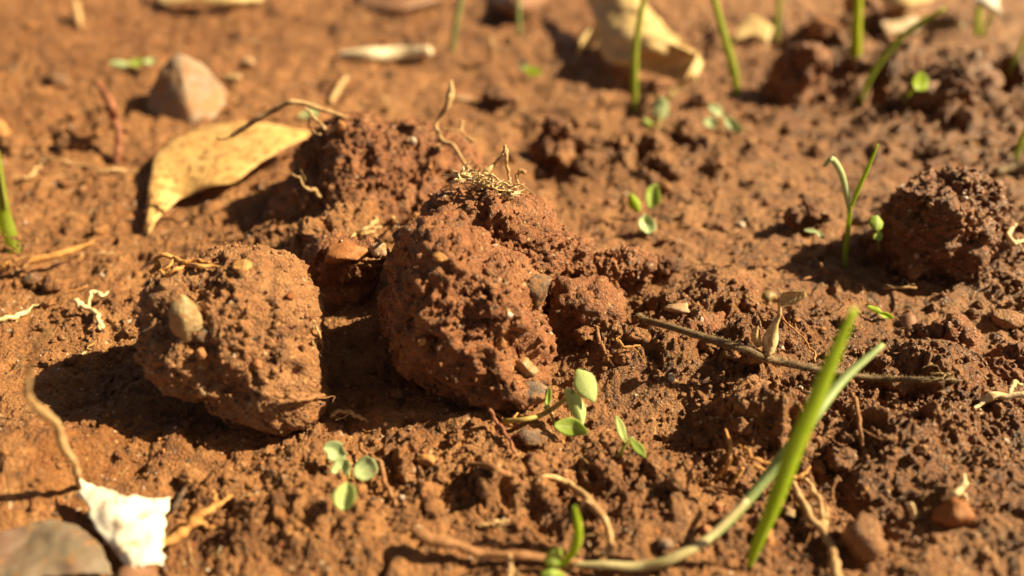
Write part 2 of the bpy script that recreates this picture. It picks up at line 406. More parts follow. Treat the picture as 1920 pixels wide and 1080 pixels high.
# ------------------------------------------------------------------ the ground: one sheet, crumbly where the photo shows crumbs
def px_mound(px, py, rx, ry, h): p = plane0(px, py); return (p.x, p.y, rx, ry, h)
MOUNDS = [px_mound(*a) for a in (
    (1300, 640, 1.35, 0.75, 0.42), (1440, 640, 0.9, 0.6, 0.22), (1425, 800, 0.62, 0.6, 0.62), (1190, 700, 1.0, 0.6, 0.45), (1330, 560, 0.8, 0.5, 0.32),
    (1760, 690, 0.75, 0.55, 0.42), (1640, 820, 0.9, 0.6, 0.25), (1740, 830, 0.7, 0.6, 0.25), (90, 870, 0.9, 0.75, 0.40), (60, 960, 0.7, 0.4, 0.2),
    (520, 960, 1.0, 0.55, 0.28), (600, 850, 0.5, 0.35, 0.30), (900, 880, 0.7, 0.4, 0.16), (610, 490, 1.0, 0.8, 0.75), (700, 450, 0.9, 0.7, 0.8),
    (1800, 170, 2.8, 2.0, 0.7), (1500, 90, 1.6, 1.1, 0.3), (1690, 260, 2.0, 0.9, 0.35), (1850, 520, 1.0, 1.2, 0.3), (1200, 960, 1.0, 0.5, 0.15),
    (880, 80, 2.2, 1.2, 0.35), (420, 150, 1.4, 0.9, 0.2), (120, 110, 3.0, 1.4, 0.4), (1130, 270, 1.4, 0.7, 0.10), (1280, 300, 1.2, 0.6, 0.08),
    (200, 700, 0.9, 0.8, -0.18), (450, 850, 0.7, 0.4, -0.22), (730, 700, 0.8, 0.6, -0.2), (1560, 500, 1.3, 0.8, -0.16), (640, 770, 0.6, 0.4, -0.12),
    (1630, 960, 0.5, 0.4, -0.08), (240, 870, 0.5, 0.3, -0.15), (1090, 620, 0.5, 0.5, 0.3), (1850, 1000, 0.5, 0.4, 0.25), (430, 470, 1.2, 0.5, 0.12))]
def px_zone(px, py, rx, ry, w): p = plane0(px, py); return (p.x, p.y, rx, ry, w)
CRUMBLY = [px_zone(*a) for a in (
    (1300, 640, 1.9, 1.2, 1.0), (1450, 800, 1.8, 1.2, 1.0), (1700, 760, 1.8, 1.3, 0.9), (1150, 620, 1.0, 1.0, 1.0), (600, 470, 1.6, 0.9, 0.8),
    (560, 940, 1.6, 0.8, 0.7), (850, 900, 1.3, 0.7, 0.8), (1130, 900, 1.3, 0.8, 0.7), (1800, 180, 5.0, 3.5, 1.0), (1500, 80, 3.5, 2.5, 0.8),
    (1200, 290, 2.0, 1.2, 0.7), (1880, 480, 1.6, 2.0, 0.9), (200, 700, 1.0, 1.2, 0.25), (250, 600, 1.6, 0.9, 0.45), (1500, 950, 1.3, 0.8, 0.5), (1850, 880, 1.0, 1.0, 0.6),
    (100, 250, 2.5, 1.6, 0.45))]
def ground_height(X, Y):
    p = np.stack([X, Y, np.zeros_like(X)], 1)
    wx = fbm(p, 0.7, 2, off=31)*0.25; wy = fbm(p, 0.7, 2, off=57)*0.25
    h = fbm(p, 0.16, 3, off=3.3)*0.30+fbm(p, 0.8, 4, off=9.1)*0.15
    for x, y, rx, ry, a in MOUNDS:
        d = ((X+wx-x)/rx)**2+((Y+wy-y)/ry)**2
        h = h+a*np.exp(-d*1.1)
    z = np.zeros_like(X)
    for x, y, rx, ry, a in CRUMBLY:
        z = np.maximum(z, a*np.exp(-(((X+wx-x)/rx)**2+((Y+wy-y)/ry)**2)**2))
    cz = np.clip(z*(0.75+0.6*fbm(p, 0.9, 2, off=150))+0.3*np.maximum(0, fbm(p, 0.45, 3, off=70)+0.05), 0, 1)
    # clumps that drop off steeply, then crumbs, then grit
    q = p+np.stack([fbm(p, 2.5, 2, off=11), fbm(p, 2.5, 2, off=23), np.zeros_like(X)], 1)*0.16+np.stack([fbm(p, 8.0, 2, off=12), fbm(p, 8.0, 2, off=24), np.zeros_like(X)], 1)*0.05
    far = sstep(13, 21, Y)
    h = h+cz*(sstep(-0.12, 0.22, fbm(q, 1.0, 4, off=41))*0.26-0.08)*(1+0.5*far)+cz*far*fbm(p, 0.55, 4, 0.6, off=180)*0.5
    h = h+cz*(grains(q, 2.1, 0.5, 1, True)/2.1*0.30+grains(q, 4.3, 0.6, 2, True)/4.3*0.42+fbm(q, 2.6, 5, 0.66, off=160)*0.115)
    near = sstep(30, 16, Y)
    h = h+(0.12+0.88*cz)*grains(q*1.01+5, 9.0, 0.8, 3, True)/9.0*0.75*(0.35+0.65*near)
    h = h+(0.35+0.65*cz)*grains(p+2, 17.0, 0.75, 4, True)/17.0*0.8*near
    h = h+(0.4+0.6*cz)*(fbm(q, 6.5, 4, 0.72, off=130)*0.034)*(0.4+0.6*near)
    # worm pits and scuffs on the smooth parts
    pit = grains(p+9, 1.3, 0.35, 6, True)
    h = h-(1-cz)*np.minimum(pit, 0.18)*0.22
    h = h+(1-cz)*(fbm(p, 2.4, 4, 0.55, off=90)*0.08-np.maximum(0, fbm(p, 2.2, 3, off=101)-0.42)*0.25)
    return h
def spaced(parts):
    return np.unique(np.concatenate([np.linspace(a, b, n) for a, b, n in parts]))
# rows follow the view so that near soil is as fine as it needs to be
ang = np.radians(np.linspace(36+21.5, 36-20.2, 620)); rowsY = CAM_H/np.tan(ang)
rowsY = np.concatenate([np.linspace(-30, 1, 12), np.linspace(1.5, rowsY[0]-0.06, 40), rowsY, np.geomspace(rowsY[-1]+0.6, 400, 40)])
us = spaced([(-12, -2.2, 10), (-2.2, -1.12, 50), (-1.12, 1.12, 900), (1.12, 2.2, 50), (2.2, 12, 10)])
UU, YY = np.meshgrid(us, rowsY)
XX = UU*(np.maximum(YY, 0)*cp+CAM_H*sp)*0.637
X1, Y1 = XX.ravel(), YY.ravel()
Z1 = ground_height(X1, Y1)
nr_, nc_ = UU.shape
idx = np.arange(nr_*nc_).reshape(nr_, nc_)
gf = np.stack([idx[:-1, :-1].ravel(), idx[:-1, 1:].ravel(), idx[1:, 1:].ravel(), idx[1:, :-1].ravel()], 1)
DAMP_SHADE = [px_zone(*a) for a in ((250, 70, 9., 5., .75), (900, 60, 7., 4.5, .75), (120, 230, 2.5, 1.5, .45), (1700, 760, 2.6, 2.6, 1.0), (1850, 480, 2.2, 2.2, .9), (1700, 200, 6.5, 5.0, 1.0), (1250, 300, 2.2, 1.6, .5), (1300, 650, 2.2, 1.3, .6), (300, 800, 1.8, 1.1, .5), (1500, 1000, 1.5, .8, .6), (1080, 650, .9, 1., .8))]  # moist soil; far right zone paints in shade, other far ones just darken
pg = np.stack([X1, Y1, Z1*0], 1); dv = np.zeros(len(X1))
for x, y, rx, ry, a in DAMP_SHADE: dv = np.maximum(dv, a*np.exp(-(((X1-x)/rx)**2+((Y1-y)/ry)**2)**1.5))
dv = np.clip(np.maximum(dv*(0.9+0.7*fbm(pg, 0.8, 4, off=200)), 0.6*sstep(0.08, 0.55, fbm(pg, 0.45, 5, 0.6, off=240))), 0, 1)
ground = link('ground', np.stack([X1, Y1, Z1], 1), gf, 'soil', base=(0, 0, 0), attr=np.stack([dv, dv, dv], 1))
ground['kind'] = 'structure'
bpy.context.view_layer.update()
DG = bpy.context.evaluated_depsgraph_get()
G_BVH = BVHTree.FromObject(ground, DG)
SOLID = []                                 # trees of the clods, for things that rest on them
CAMP = Vector((0, 0, CAM_H))
def gz(x, y):
    h = G_BVH.ray_cast(Vector((x, y, 20)), Vector((0, 0, -1)))
    return h[0].z if h[0] else 0.0
def W(px, py, h=0.0, solid=True):
    """the place seen at a pixel, lifted towards the camera until it is h above what lies there"""
    d = ray(px, py).normalized(); best = None
    for t in ([G_BVH]+([b for b in SOLID] if solid else [])):
        r = t.ray_cast(CAMP, d)
        if r[0] is not None and (best is None or r[3] < best): best = r[3]
    if best is None: best = CAM_H/max(1e-3, -d.z)
    return CAMP+d*(best-h/max(0.25, -d.z))
def Wg(px, py, h=0.0): return W(px, py, h, False)
def Wl(lst, solid=True): return [W(*a, solid=solid) if len(a) == 3 else W(a[0], a[1], 0.02, solid) for a in lst]

# ------------------------------------------------------------------ clods of soil
def on(px, py, Y): return np.array(atY(px, py, Y))
def star(dirs, lobes, soft=14.0):
    """distance from the centre to the skin of a union of balls, along dirs"""
    acc = np.zeros(len(dirs))
    for c, r in lobes:
        c = np.array(c, dtype=float)
        b = dirs@c; disc = b*b-(c@c-r*r)
        e = np.where(disc > 0, b+np.sqrt(np.maximum(disc, 0)), 0.0)
        acc = acc+np.exp(soft*e)
    return np.log(acc)/soft
def clod_shape(centre, lobes, level=6, rough=1.0, seed=0, grit=1.0, holes=(), cell=1.0, cuts=9, planes=()):
    d, f = ICO[level]
    r = star(d, lobes); r = r/1.02
    v = d*r[:, None]
    c = np.array(centre)
    rc = np.random.RandomState(seed*13+1)
    for _ in range(cuts):                       # broken flat faces
        m = rc.normal(size=3)*np.array([1, 1, .8]); m /= np.linalg.norm(m); h = v@m
        k = h.max()*rc.uniform(0.72, 0.92); v = v-m*(np.maximum(0, h-k)*0.82)[:, None]
    for m, k in planes:
        m = np.array(m, dtype=float); m /= np.linalg.norm(m); v = v-m*(np.maximum(0, v@m-k)*0.88)[:, None]
    v = v+d*(fbm(v+seed*7.3, 0.9, 3)*0.17*rough)[:, None]
    n = vnormals(v, f); q = v+seed*5.1
    w = q+np.stack([fbm(q, 2.3, 2, off=k*13.)*0.10+fbm(q, 8.0, 2, off=k*19.)*0.045 for k in range(3)], 1)
    disp = fbm(w, 2.0, 4)*0.11*rough-np.maximum(0, fbm(w, 1.5, 3, off=20)-0.35)*0.45*rough
    disp = disp-np.maximum(0, 0.05-np.abs(fbm(w, 0.75, 4, 0.6, off=300)))*2.4*min(1, rough+.3)
    crumb = sstep(-0.12, 0.28, fbm(q, 0.9, 3, off=60))
    disp = disp+grains(w, 2.6*cell, 0.45, 1)/2.6*0.32*crumb*grit+grains(w, 5.2*cell, 0.65, 2)/5.2*0.5*(0.15+0.85*crumb)*grit+grains(w*1.03+3, 10.5, 0.7, 3)/10.5*0.65*(0.4+0.6*crumb)
    disp = disp+grains(q, 19.0, 0.6, 4)/19.0*0.6+fbm(w, 5.0, 5, 0.75, off=77)*0.055
    v = v+n*disp[:, None]
    for (hc, hr, hd) in holes:
        hc = np.array(hc); k = np.exp(-((v-hc)**2).sum(1)/(hr*hr))
        v = v-n*(k*hd)[:, None]
    return v+c, f
def add_clod(name, label, centre, lobes, mat='clod', level=6, seed=0, rough=1.0, grit=1.0, cat='soil clod', group=None, holes=(), cell=1.0, single=False, cuts=9, planes=()):
    v, f = clod_shape(centre, lobes, level, rough, seed, grit, holes, cell, cuts, planes)
    base = (centre[0], centre[1], float(v[:, 2].min()))
    if single:
        o = link(name, v, f, mat, base=base); tag(o, label, cat, group); body = o
    else:
        o = thing(name, base, label, cat, group); body = link('body', v, f, mat, o)
    bpy.context.view_layer.update()
    SOLID.append(Placed(BVHTree.FromObject(body, bpy.context.evaluated_depsgraph_get()), Vector(base)))
    return o, v, f
class Placed:
    """a search tree in an object's own coordinates, asked in the world's"""
    def __init__(self, tree, at): self.t, self.at = tree, at
    def ray_cast(self, p, d):
        r = self.t.ray_cast(p-self.at, d)
        return (r[0]+self.at if r[0] is not None else None,)+tuple(r[1:])
def soil_on(v, f, count, rmin, rmax, seed, up=-0.2):
    """loose crumbs stuck to a clod: one mesh of small lumps"""
    r = np.random.RandomState(seed); n = vnormals(v, f)
    ok = np.where(n[:, 2] > up)[0]; pick = r.choice(ok, count)
    return lumps(v[pick]+n[pick]*rmin*0.35, r.uniform(0, 1, count)**2.2*(rmax-rmin)+rmin, r)
def lumps(P, R, r, level=1):
    d, f = ICO[level]; k = len(P); m = len(d)
    V = np.repeat(P, m, 0); D = np.tile(d, (k, 1))
    sc3 = np.repeat(r.uniform(0.5, 1.3, (k, 3)), m, 0)
    jit = r.uniform(0.55, 1.3, (k*m, 1))
    V = V+D*sc3*jit*np.repeat(R, m)[:, None]
    F = (np.tile(f, (k, 1))+np.repeat(np.arange(k)*m, len(f))[:, None])
    return V, F

# the rounded clod with the pale stone
p0 = atY(440, 640, 9.15)
p0_left = p0
left_clod, lv, lf = add_clod('soil_clod', 'rounded brown clod with a pale stone set in its face', p0,
    [((0, 0, 0), 1.0), ((-0.66, 0.3, 0.34), 0.72), ((0.30, 0.38, 0.50), 0.76), ((0.62, -0.40, -0.42), 0.74), ((0.25, -0.4, -0.7), 0.62), ((-0.5, -0.1, -0.1), 0.80), ((0.1, 0.55, 0.3), 0.9), ((0.80, -0.15, -0.1), 0.68), ((0.6, 0.2, 0.2), 0.8)],
    'clod', 6, seed=1, rough=0.55, grit=0.45, cuts=1, planes=(((-0.35, -0.6, -0.75), 0.93), ((-0.75, -0.2, -0.6), 1.0), ((0.25, -0.55, 0.8), 1.0), ((0.85, -0.35, 0.4), 1.32)))
p0 = atY(868, 596, 9.6)
mid_clod, mv, mf = add_clod('soil_clod', 'big cracked clod with a dark round pebble on its side', p0,
    [((0, 0, 0), 1.08), ((-0.30, 0.1, 0.70), 0.84), ((0.50, 0.0, 0.40), 0.74), ((-0.55, 0.1, -0.05), 0.82), ((0.45, -0.42, -0.58), 0.86), ((-0.1, -0.35, -0.88), 0.68), ((0.72, -0.2, -0.3), 0.62)],
    'clod_red', 6, seed=2, rough=0.9, grit=0.7, cuts=4, planes=(((-0.9, -0.4, 0.05), 1.12), ((-0.2, -0.75, 0.6), 1.08), ((0.65, -0.65, 0.35), 1.12), ((-0.5, -0.6, -0.5), 1.1)),
    holes=(((0.95, -0.72, -0.12), 0.30, 0.32), ((-0.42, -0.95, 0.35), 0.12, 0.38), ((-0.42, -1.0, 0.18), 0.09, 0.34), ((0.05, -0.95, 0.55), 0.28, 0.12)))
p0 = atY(930, 492, 11.5)
lean_clod, av, af = add_clod('soil_clod', 'grainy clod leaning behind the cracked clod, under the fibre tuft', p0,
    [((0, 0, 0), 1.05), ((0.38, 0, 0.38), 0.78), ((-0.5, 0.1, 0.5), 0.85), ((0.5, -0.1, -0.35), 0.85), ((-0.1, 0.3, -0.5), 1.0), ((0, 0.1, 0.55), 0.8)], 'clod_red', 6, seed=3, rough=0.7, grit=0.7, cuts=2)
p0 = atY(705, 350, 14.4)
back_clod, bv, bf = add_clod('soil_clod', 'wide crumbly clod with a twig and roots sprouting on top', p0,
    [((0, 0, 0), 1.15), ((-0.75, 0.1, 0.15), 0.95), ((-0.35, 0.3, 0.42), 0.95), ((0.45, 0.3, 0.25), 0.98), ((1.0, 0.2, 0.15), 0.98), ((1.5, 0.3, 0.05), 0.80), ((-1.5, -0.25, -0.45), 0.68), ((0, -0.7, -0.6), 1.12), ((0.9, -0.6, -0.65), 1.05), ((-0.8, -0.6, -0.6), 1.0)],
    'clod_red', 6, seed=4, rough=0.6, grit=0.6, cuts=1, planes=(((0.25, -0.5, 0.82), 0.95), ((-0.5, -0.55, 0.65), 1.08)))
p0 = atY(1768, 425, 12.6)
right_clod, rv, rf = add_clod('soil_clod', 'dark shaded clod with crumbly lit rim near grass sprout', p0,
    [((0, 0, 0), 0.92), ((-0.42, 0, 0.3), 0.66), ((0.35, 0, 0.35), 0.66), ((0, -0.1, -0.45), 0.9), ((0.45, 0, -0.3), 0.6), ((-0.4, 0, -0.4), 0.7)],
    'clod_dark', 6, seed=5, rough=1.4, grit=1.2, cuts=10, planes=(((-0.9, -0.3, 0.2), 0.92), ((0, 0, 1), 0.9), ((0.9, -0.2, 0.3), 0.95)))
# smaller clods
SMALL = [
 ('spiky little clod rising to a point beside cracked clod', (1085, 505), 11.5, [((0, 0, -0.1), 0.5), ((-0.25, 0, 0.35), 0.2), ((-0.3, 0, 0.56), 0.09), ((0.1, 0, -0.3), 0.6), ((-0.2, 0, 0.1), 0.36)], 'clod_red', 11, 1.0),
 ('knobbly jutting clod right of the spiky little clod', (1150, 515), 11.4, [((0, 0, 0), 0.42), ((0.32, 0, 0.12), 0.26), ((0.42, -0.05, -0.02), 0.2), ((-0.3, 0, 0.05), 0.34), ((0, 0, -0.4), 0.45)], 'clod_red', 12, 1.2),
 ('crumbly brown clod between cracked clod and hairy stem', (1110, 590), 10.6, [((0, 0, 0), 0.5), ((-0.35, 0, 0.1), 0.4), ((0.35, 0, -0.05), 0.42), ((0, 0, -0.45), 0.6)], 'clod_red', 13, 1.2),
 ('round dark-sided lump alone on flat soil behind the crumbly mound', (1243, 505), 12.2, [((0, 0, 0), 0.3), ((0.12, 0, -0.1), 0.26)], 'clod_dark', 14, 0.8),
 ('upright clod with thin orange roots left of tall grass blade', (1420, 775), 8.9, [((0, 0, 0), 0.42), ((-0.15, 0, 0.28), 0.36), ((0.2, 0, -0.15), 0.4), ((-0.1, -0.1, -0.35), 0.45), ((0.3, 0, 0.25), 0.26)], 'clod', 15, 0.9),
 ('low craggy clod half buried above the hairy stem', (1370, 560), 11.3, [((0, 0, 0), 0.38), ((-0.45, 0, -0.08), 0.3), ((0.4, 0, -0.1), 0.3), ((0.05, 0, 0.15), 0.25)], 'clod_red', 16, 1.3),
 ('fine-grained clod under the end of the hairy stem', (1765, 665), 9.9, [((0, 0, 0), 0.42), ((0.25, 0, 0.1), 0.36), ((-0.2, 0, -0.15), 0.42), ((0.1, 0, -0.4), 0.5)], 'clod_red', 17, 1.1),
 ('dark smooth clod at picture edge above pale jointed root', (1890, 700), 9.6, [((0, 0, 0), 0.42), ((0.35, 0, 0.05), 0.4), ((-0.1, 0, -0.15), 0.36)], 'clod_red', 18, 0.5),
 ('shaded brown clod cut by picture edge below pale jointed root', (1900, 815), 8.4, [((0, 0, 0), 0.5), ((0.4, 0, 0.05), 0.5), ((-0.08, 0, -0.2), 0.42)], 'clod_dark', 19, 0.5),
 ('crumbly clod in the lowest corner beside the amber pebble', (1893, 1050), 6.4, [((0, 0, 0), 0.36), ((0.3, 0, 0.0), 0.36), ((-0.1, 0, -0.12), 0.28)], 'clod', 20, 0.9),
 ('lumpy clod below the rounded clod, beside four-leaved seedling', (585, 850), 8.15, [((0, 0, 0), 0.34), ((0.25, 0, -0.05), 0.3), ((-0.2, 0, -0.1), 0.3)], 'clod', 21, 0.7),
 ('flattened clod at picture edge crossed by blurred root', (95, 850), 8.0, [((0, 0, 0), 0.5), ((-0.5, 0, -0.05), 0.5), ((0.25, 0, -0.12), 0.35), ((-0.9, 0, -0.1), 0.5)], 'clod', 22, 0.6),
 ('low clod at picture edge above the grey-brown leaf', (20, 935), 7.35, [((0, 0, 0), 0.36), ((0.35, 0, -0.08), 0.28), ((-0.4, 0, 0), 0.36)], 'clod', 23, 0.6),
 ('dark clod far back left of the broad lime blade', (1500, 100), 20.5, [((0, 0, -.25), 0.42), ((0.4, 0, -.15), 0.34), ((-0.4, 0, -0.3), 0.34), ((0.65, 0, -0.1), 0.22)], 'clod_red', 24, 1.2),
 ('high crumbly clod far back under the white curled leaf', (1790, 150), 19.0, [((0, 0, -.35), 0.6), ((0.6, 0, -0.25), 0.5), ((-0.7, 0, -0.5), 0.5), ((0, 0, -0.7), 0.8)], 'clod_dark', 25, 1.4),
 ('small dark lump beside pit, far back by curled straw leaf', (1035, 240), 17.3, [((0, 0, -.05), 0.28), ((0.3, 0, -0.1), 0.2)], 'clod_dark', 26, 1.0),
 ('low dark lump on flat soil left of leaning grass sprout', (1515, 395), 13.6, [((0, 0, -0.08), 0.2), ((0.3, 0, -0.12), 0.16), ((-0.26, 0, -0.14), 0.15)], 'clod_dark', 27, 1.0),
 ('crumbly knob of soil with amber stone left of cracked clod', (650, 485), 11.4, [((0, 0, 0), 0.42), ((0.3, 0, 0.05), 0.36), ((-0.4, 0, -0.06), 0.36)], 'clod_red', 28, 1.0),
 ('orange-brown knob of soil above the paired-leaf shoot', (1205, 745), 9.35, [((0, 0, 0), 0.2), ((0.12, 0, -0.02), 0.16)], 'clod_red', 29, 0.7),
 ('broad crumbly clod under the dry fuzzy flower stalk', (1300, 650), 10.05, [((0, 0, 0), 0.5), ((0.5, 0, -0.1), 0.4), ((-0.5, 0, -0.06), 0.42), ((0.1, 0, 0.12), 0.36)], 'clod_red', 30, 1.4),
 ('small clod on the shaded soil behind the tall grass blade', (1650, 800), 8.7, [((0, 0, 0), 0.32), ((0.26, 0, 0), 0.28), ((-0.26, 0, -0.06), 0.28)], 'clod', 31, 1.2),
 ('pitted clod right of the tall grass blade above the roots', (1560, 900), 7.75, [((0, 0, 0), 0.3), ((0.3, 0, -0.05), 0.28), ((-0.24, 0, -0.03), 0.26)], 'clod', 32, 1.1),
]
SMALLV = []
for lab, (px, py), Y, lobes, mat, seed, gr in SMALL:
    c = atY(px, py, Y); low = min(l[0][2]-l[1]*0.55 for l in lobes)
    g0 = gz(c.x, c.y)
    if c.z+low > g0: lobes = lobes+[((0, 0, g0-c.z+0.05), max(0.25, (c.z-g0)*0.75))]
    o, v, f = add_clod('small_clod', lab, c, lobes, mat, 6 if seed in (11, 12, 15) else 5, seed, 0.85, gr*1.15, cat='soil clod', group='small clods of soil', single=True, cell=1.2, cuts=2 if seed in (11, 12) else 6)
    if seed == 11:                              # the pointed peak
        tv, tf = tube([np.array(c)+(-.12, 0, -.1), on(1068, 492, Y), on(1062, 460, Y), on(1058, 426, Y)], [.34, .22, .12, .03], 60, 40)
        tn = tv-np.array(on(1064, 480, Y)); tn[:, 2] *= .2; tn /= np.linalg.norm(tn, axis=1, keepdims=True)+1e-9
        tv = tv+tn*(fbm(tv, 3.5, 4, .65)*.07+grains(tv, 8, .7, 2)/8*.5+grains(tv, 15, .7, 3)/15*.6)[:, None]
        link('peak', tv, tf, mat, o)
    SMALLV.append((v, f))

# parts set in the clods
def pebble_mesh(r, seed, sx=1, sy=1, sz=1, level=3, ang=0.35):
    d, f = ICO[level]; rr = np.random.RandomState(seed)
    v = d.copy()
    for _ in range(14):                                    # facets: cut by random planes
        n = rr.normal(size=3); n /= np.linalg.norm(n); k = rr.uniform(0.6, 0.88)
        e = np.maximum(0, v@n-k); v = v-n*(e*(0.6+ang))[:, None]
    v = v*(1+fbm(v+seed*3.3, 1.3, 3)*0.2+fbm(v+seed*3.3, 3.5, 4, 0.68)*0.10)[:, None]
    return v*np.array([sx, sy, sz])*r, f
def pebble_at(px, py, rpx, mat, parent=None, name='pebble', seed=1, s=(1, 1, 1), sink=0.3, label=None, cat='pebble', group=None, level=3, Y=None):
    p = atY(px, py, Y) if Y else W(px, py)
    depth = (p-CAMP).dot(Vector((0, cp, -sp)))
    r = rpx/FPX*depth
    v, f = pebble_mesh(r, seed, *s, level=level)
    d = (CAMP-p).normalized()
    a = seed*1.7; ca, sa = math.cos(a), math.sin(a)
    v = v@np.array([[ca, sa, 0], [-sa, ca, 0], [0, 0, 1]]) if s[0] == s[1] else v
    ctr = np.array(p)+np.array(Vector((0, 0, 1)) if parent is None else d)*r*(min(s)*(1-2*sink))
    v = v+ctr
    o = link(name, v, f, mat, parent)
    if parent is None: tag(o, label, cat, group)
    elif label: o['label'] = label
    return o
pebble_at(348, 600, 46, 'palestone', left_clod, 'embedded_stone', 3, (0.75, 0.8, 1.2), 0.40, 'smooth pale stone half sunk in soil')
pebble_at(380, 625, 17, 'greystone', left_clod, 'embedded_stone', 4, sink=0.42)
pebble_at(377, 662, 12, 'redstone', left_clod, 'embedded_stone', 5, sink=0.38)
pebble_at(482, 682, 12, 'redstone', left_clod, 'embedded_stone', 6, sink=0.42)
pebble_at(545, 555, 9, 'amber', left_clod, 'embedded_stone', 7)
pebble_at(528, 662, 6, 'darkstone', left_clod, 'embedded_stone', 8)
pebble_at(455, 500, 16, 'amber', left_clod, 'embedded_stone', 9, (1.2, 1, 0.8))
pebble_at(380, 735, 13, 'tanstone', left_clod, 'embedded_stone', 10, (0.8, 0.8, 1.3))
pebble_at(1006, 543, 33, 'darkstone', mid_clod, 'embedded_stone', 11, (1, 0.95, 1.05), 0.05, 'dark round pebble with a grey cap')
pebble_at(940, 645, 15, 'amber', mid_clod, 'embedded_stone', 12, (0.8, 0.8, 1.2), 0.2)
pebble_at(776, 408, 11, 'amber', mid_clod, 'embedded_stone', 13)
pebble_at(824, 483, 11, 'amber', mid_clod, 'embedded_stone', 14, (1.5, 1, 0.8))
pebble_at(984, 690, 24, 'palestone', mid_clod, 'embedded_stone', 15, (1, 0.9, 1), 0.35)
pebble_at(712, 470, 22, 'tanstone', mid_clod, 'embedded_stone', 16, (1, 0.9, 0.8), 0.4)
pebble_at(790, 640, 10, 'amber', mid_clod, 'embedded_stone', 17)
pebble_at(955, 590, 8, 'quartz', mid_clod, 'embedded_stone', 18)
for k, (x, y, r, m) in enumerate(((570, 306, 10, 'amber'), (805, 312, 10, 'amber'), (775, 264, 8, 'quartz'), (855, 330, 9, 'redstone'), (640, 237, 12, 'amber'), (822, 280, 8, 'greystone'), (700, 320, 6, 'redstone'), (765, 262, 6, 'tanstone'))):
    pebble_at(x, y, r, m, back_clod, 'embedded_stone', 30+k, sink=0.25)
for k, (x, y, r, m) in enumerate(((1810, 338, 7, 'palestone'), (1808, 372, 7, 'quartz'), (1690, 352, 6, 'quartz'), (1745, 385, 6, 'tanstone'), (1720, 480, 6, 'tanstone'))):
    pebble_at(x, y, r, m, right_clod, 'embedded_stone', 50+k, sink=0.25)
for o, v, f, n, s, mat in ((left_clod, lv, lf, 500, 71, 'clod'), (mid_clod, mv, mf, 900, 72, 'clod_red'), (lean_clod, av, af, 800, 73, 'clod_red'), (back_clod, bv, bf, 1100, 74, 'clod_red'), (right_clod, rv, rf, 900, 75, 'clod_dark')):
    V, F = soil_on(v, f, n, 0.014, 0.065, s)
    link('clinging_crumbs', V, F, mat, [c for c in o.children if c.name.startswith('body')][0])['kind'] = 'stuff'

# ------------------------------------------------------------------ single stones lying on the soil
def hull_stone(pts, sub=3, rnd=0.5):
    bm = bmesh.new()
    for p in pts: bm.verts.new(p)
    bmesh.ops.convex_hull(bm, input=bm.verts)
    bmesh.ops.delete(bm, geom=[v for v in bm.verts if not v.link_faces], context='VERTS')
    bmesh.ops.bevel(bm, geom=list(bm.edges), offset=rnd, segments=3, affect='EDGES', profile=0.6, clamp_overlap=True)
    bmesh.ops.triangulate(bm, faces=bm.faces)
    bmesh.ops.subdivide_edges(bm, edges=bm.edges, cuts=2, use_grid_fill=True)
    for _ in range(9): bmesh.ops.smooth_vert(bm, verts=bm.verts, factor=0.5, use_axis_x=True, use_axis_y=True, use_axis_z=True)
    bmesh.ops.triangulate(bm, faces=bm.faces)
    bm.verts.ensure_lookup_table(); bm.verts.index_update()
    v = np.array([x.co[:] for x in bm.verts]); f = np.array([[q.index for q in p.verts] for p in bm.faces]); bm.free()
    return v, f
b0 = Wg(345, 205, 0)
u = 0.0143
d, f = ICO[5]
th = np.arctan2(d[:, 1], d[:, 0]); t = np.clip((d[:, 2]+1)/2, 0, 1); t = t*0.92+0.08*t**3
a0 = math.radians(-70)
pn = (np.abs(np.cos(th-a0))**3.2+np.abs(np.sin(th-a0))**3.2)**(-1/3.2)
R = (0.92*(1-t)**0.8+0.16)*np.sqrt(np.maximum(0, 1-t**10))*np.minimum(1, np.sqrt(t*30+1e-6))/1.0
pn = 1/((np.abs(np.cos(th-a0))+np.abs(np.sin(th-a0)))**0.55)*1.12
v = np.stack([np.cos(th)*R*pn*1.02, np.sin(th)*R*pn*.95, t*1.56-0.2], 1)
v = v+d*(fbm(v, 1.1, 3)*0.06+fbm(v, 4, 3)*0.02)[:, None]+np.array(b0)+np.array([0.02, 0.35, 0.0])
tag(link('cone_stone', v, f, 'conestone', base=b0), 'cone-shaped smooth tan stone standing behind the tan leaf', 'stone')
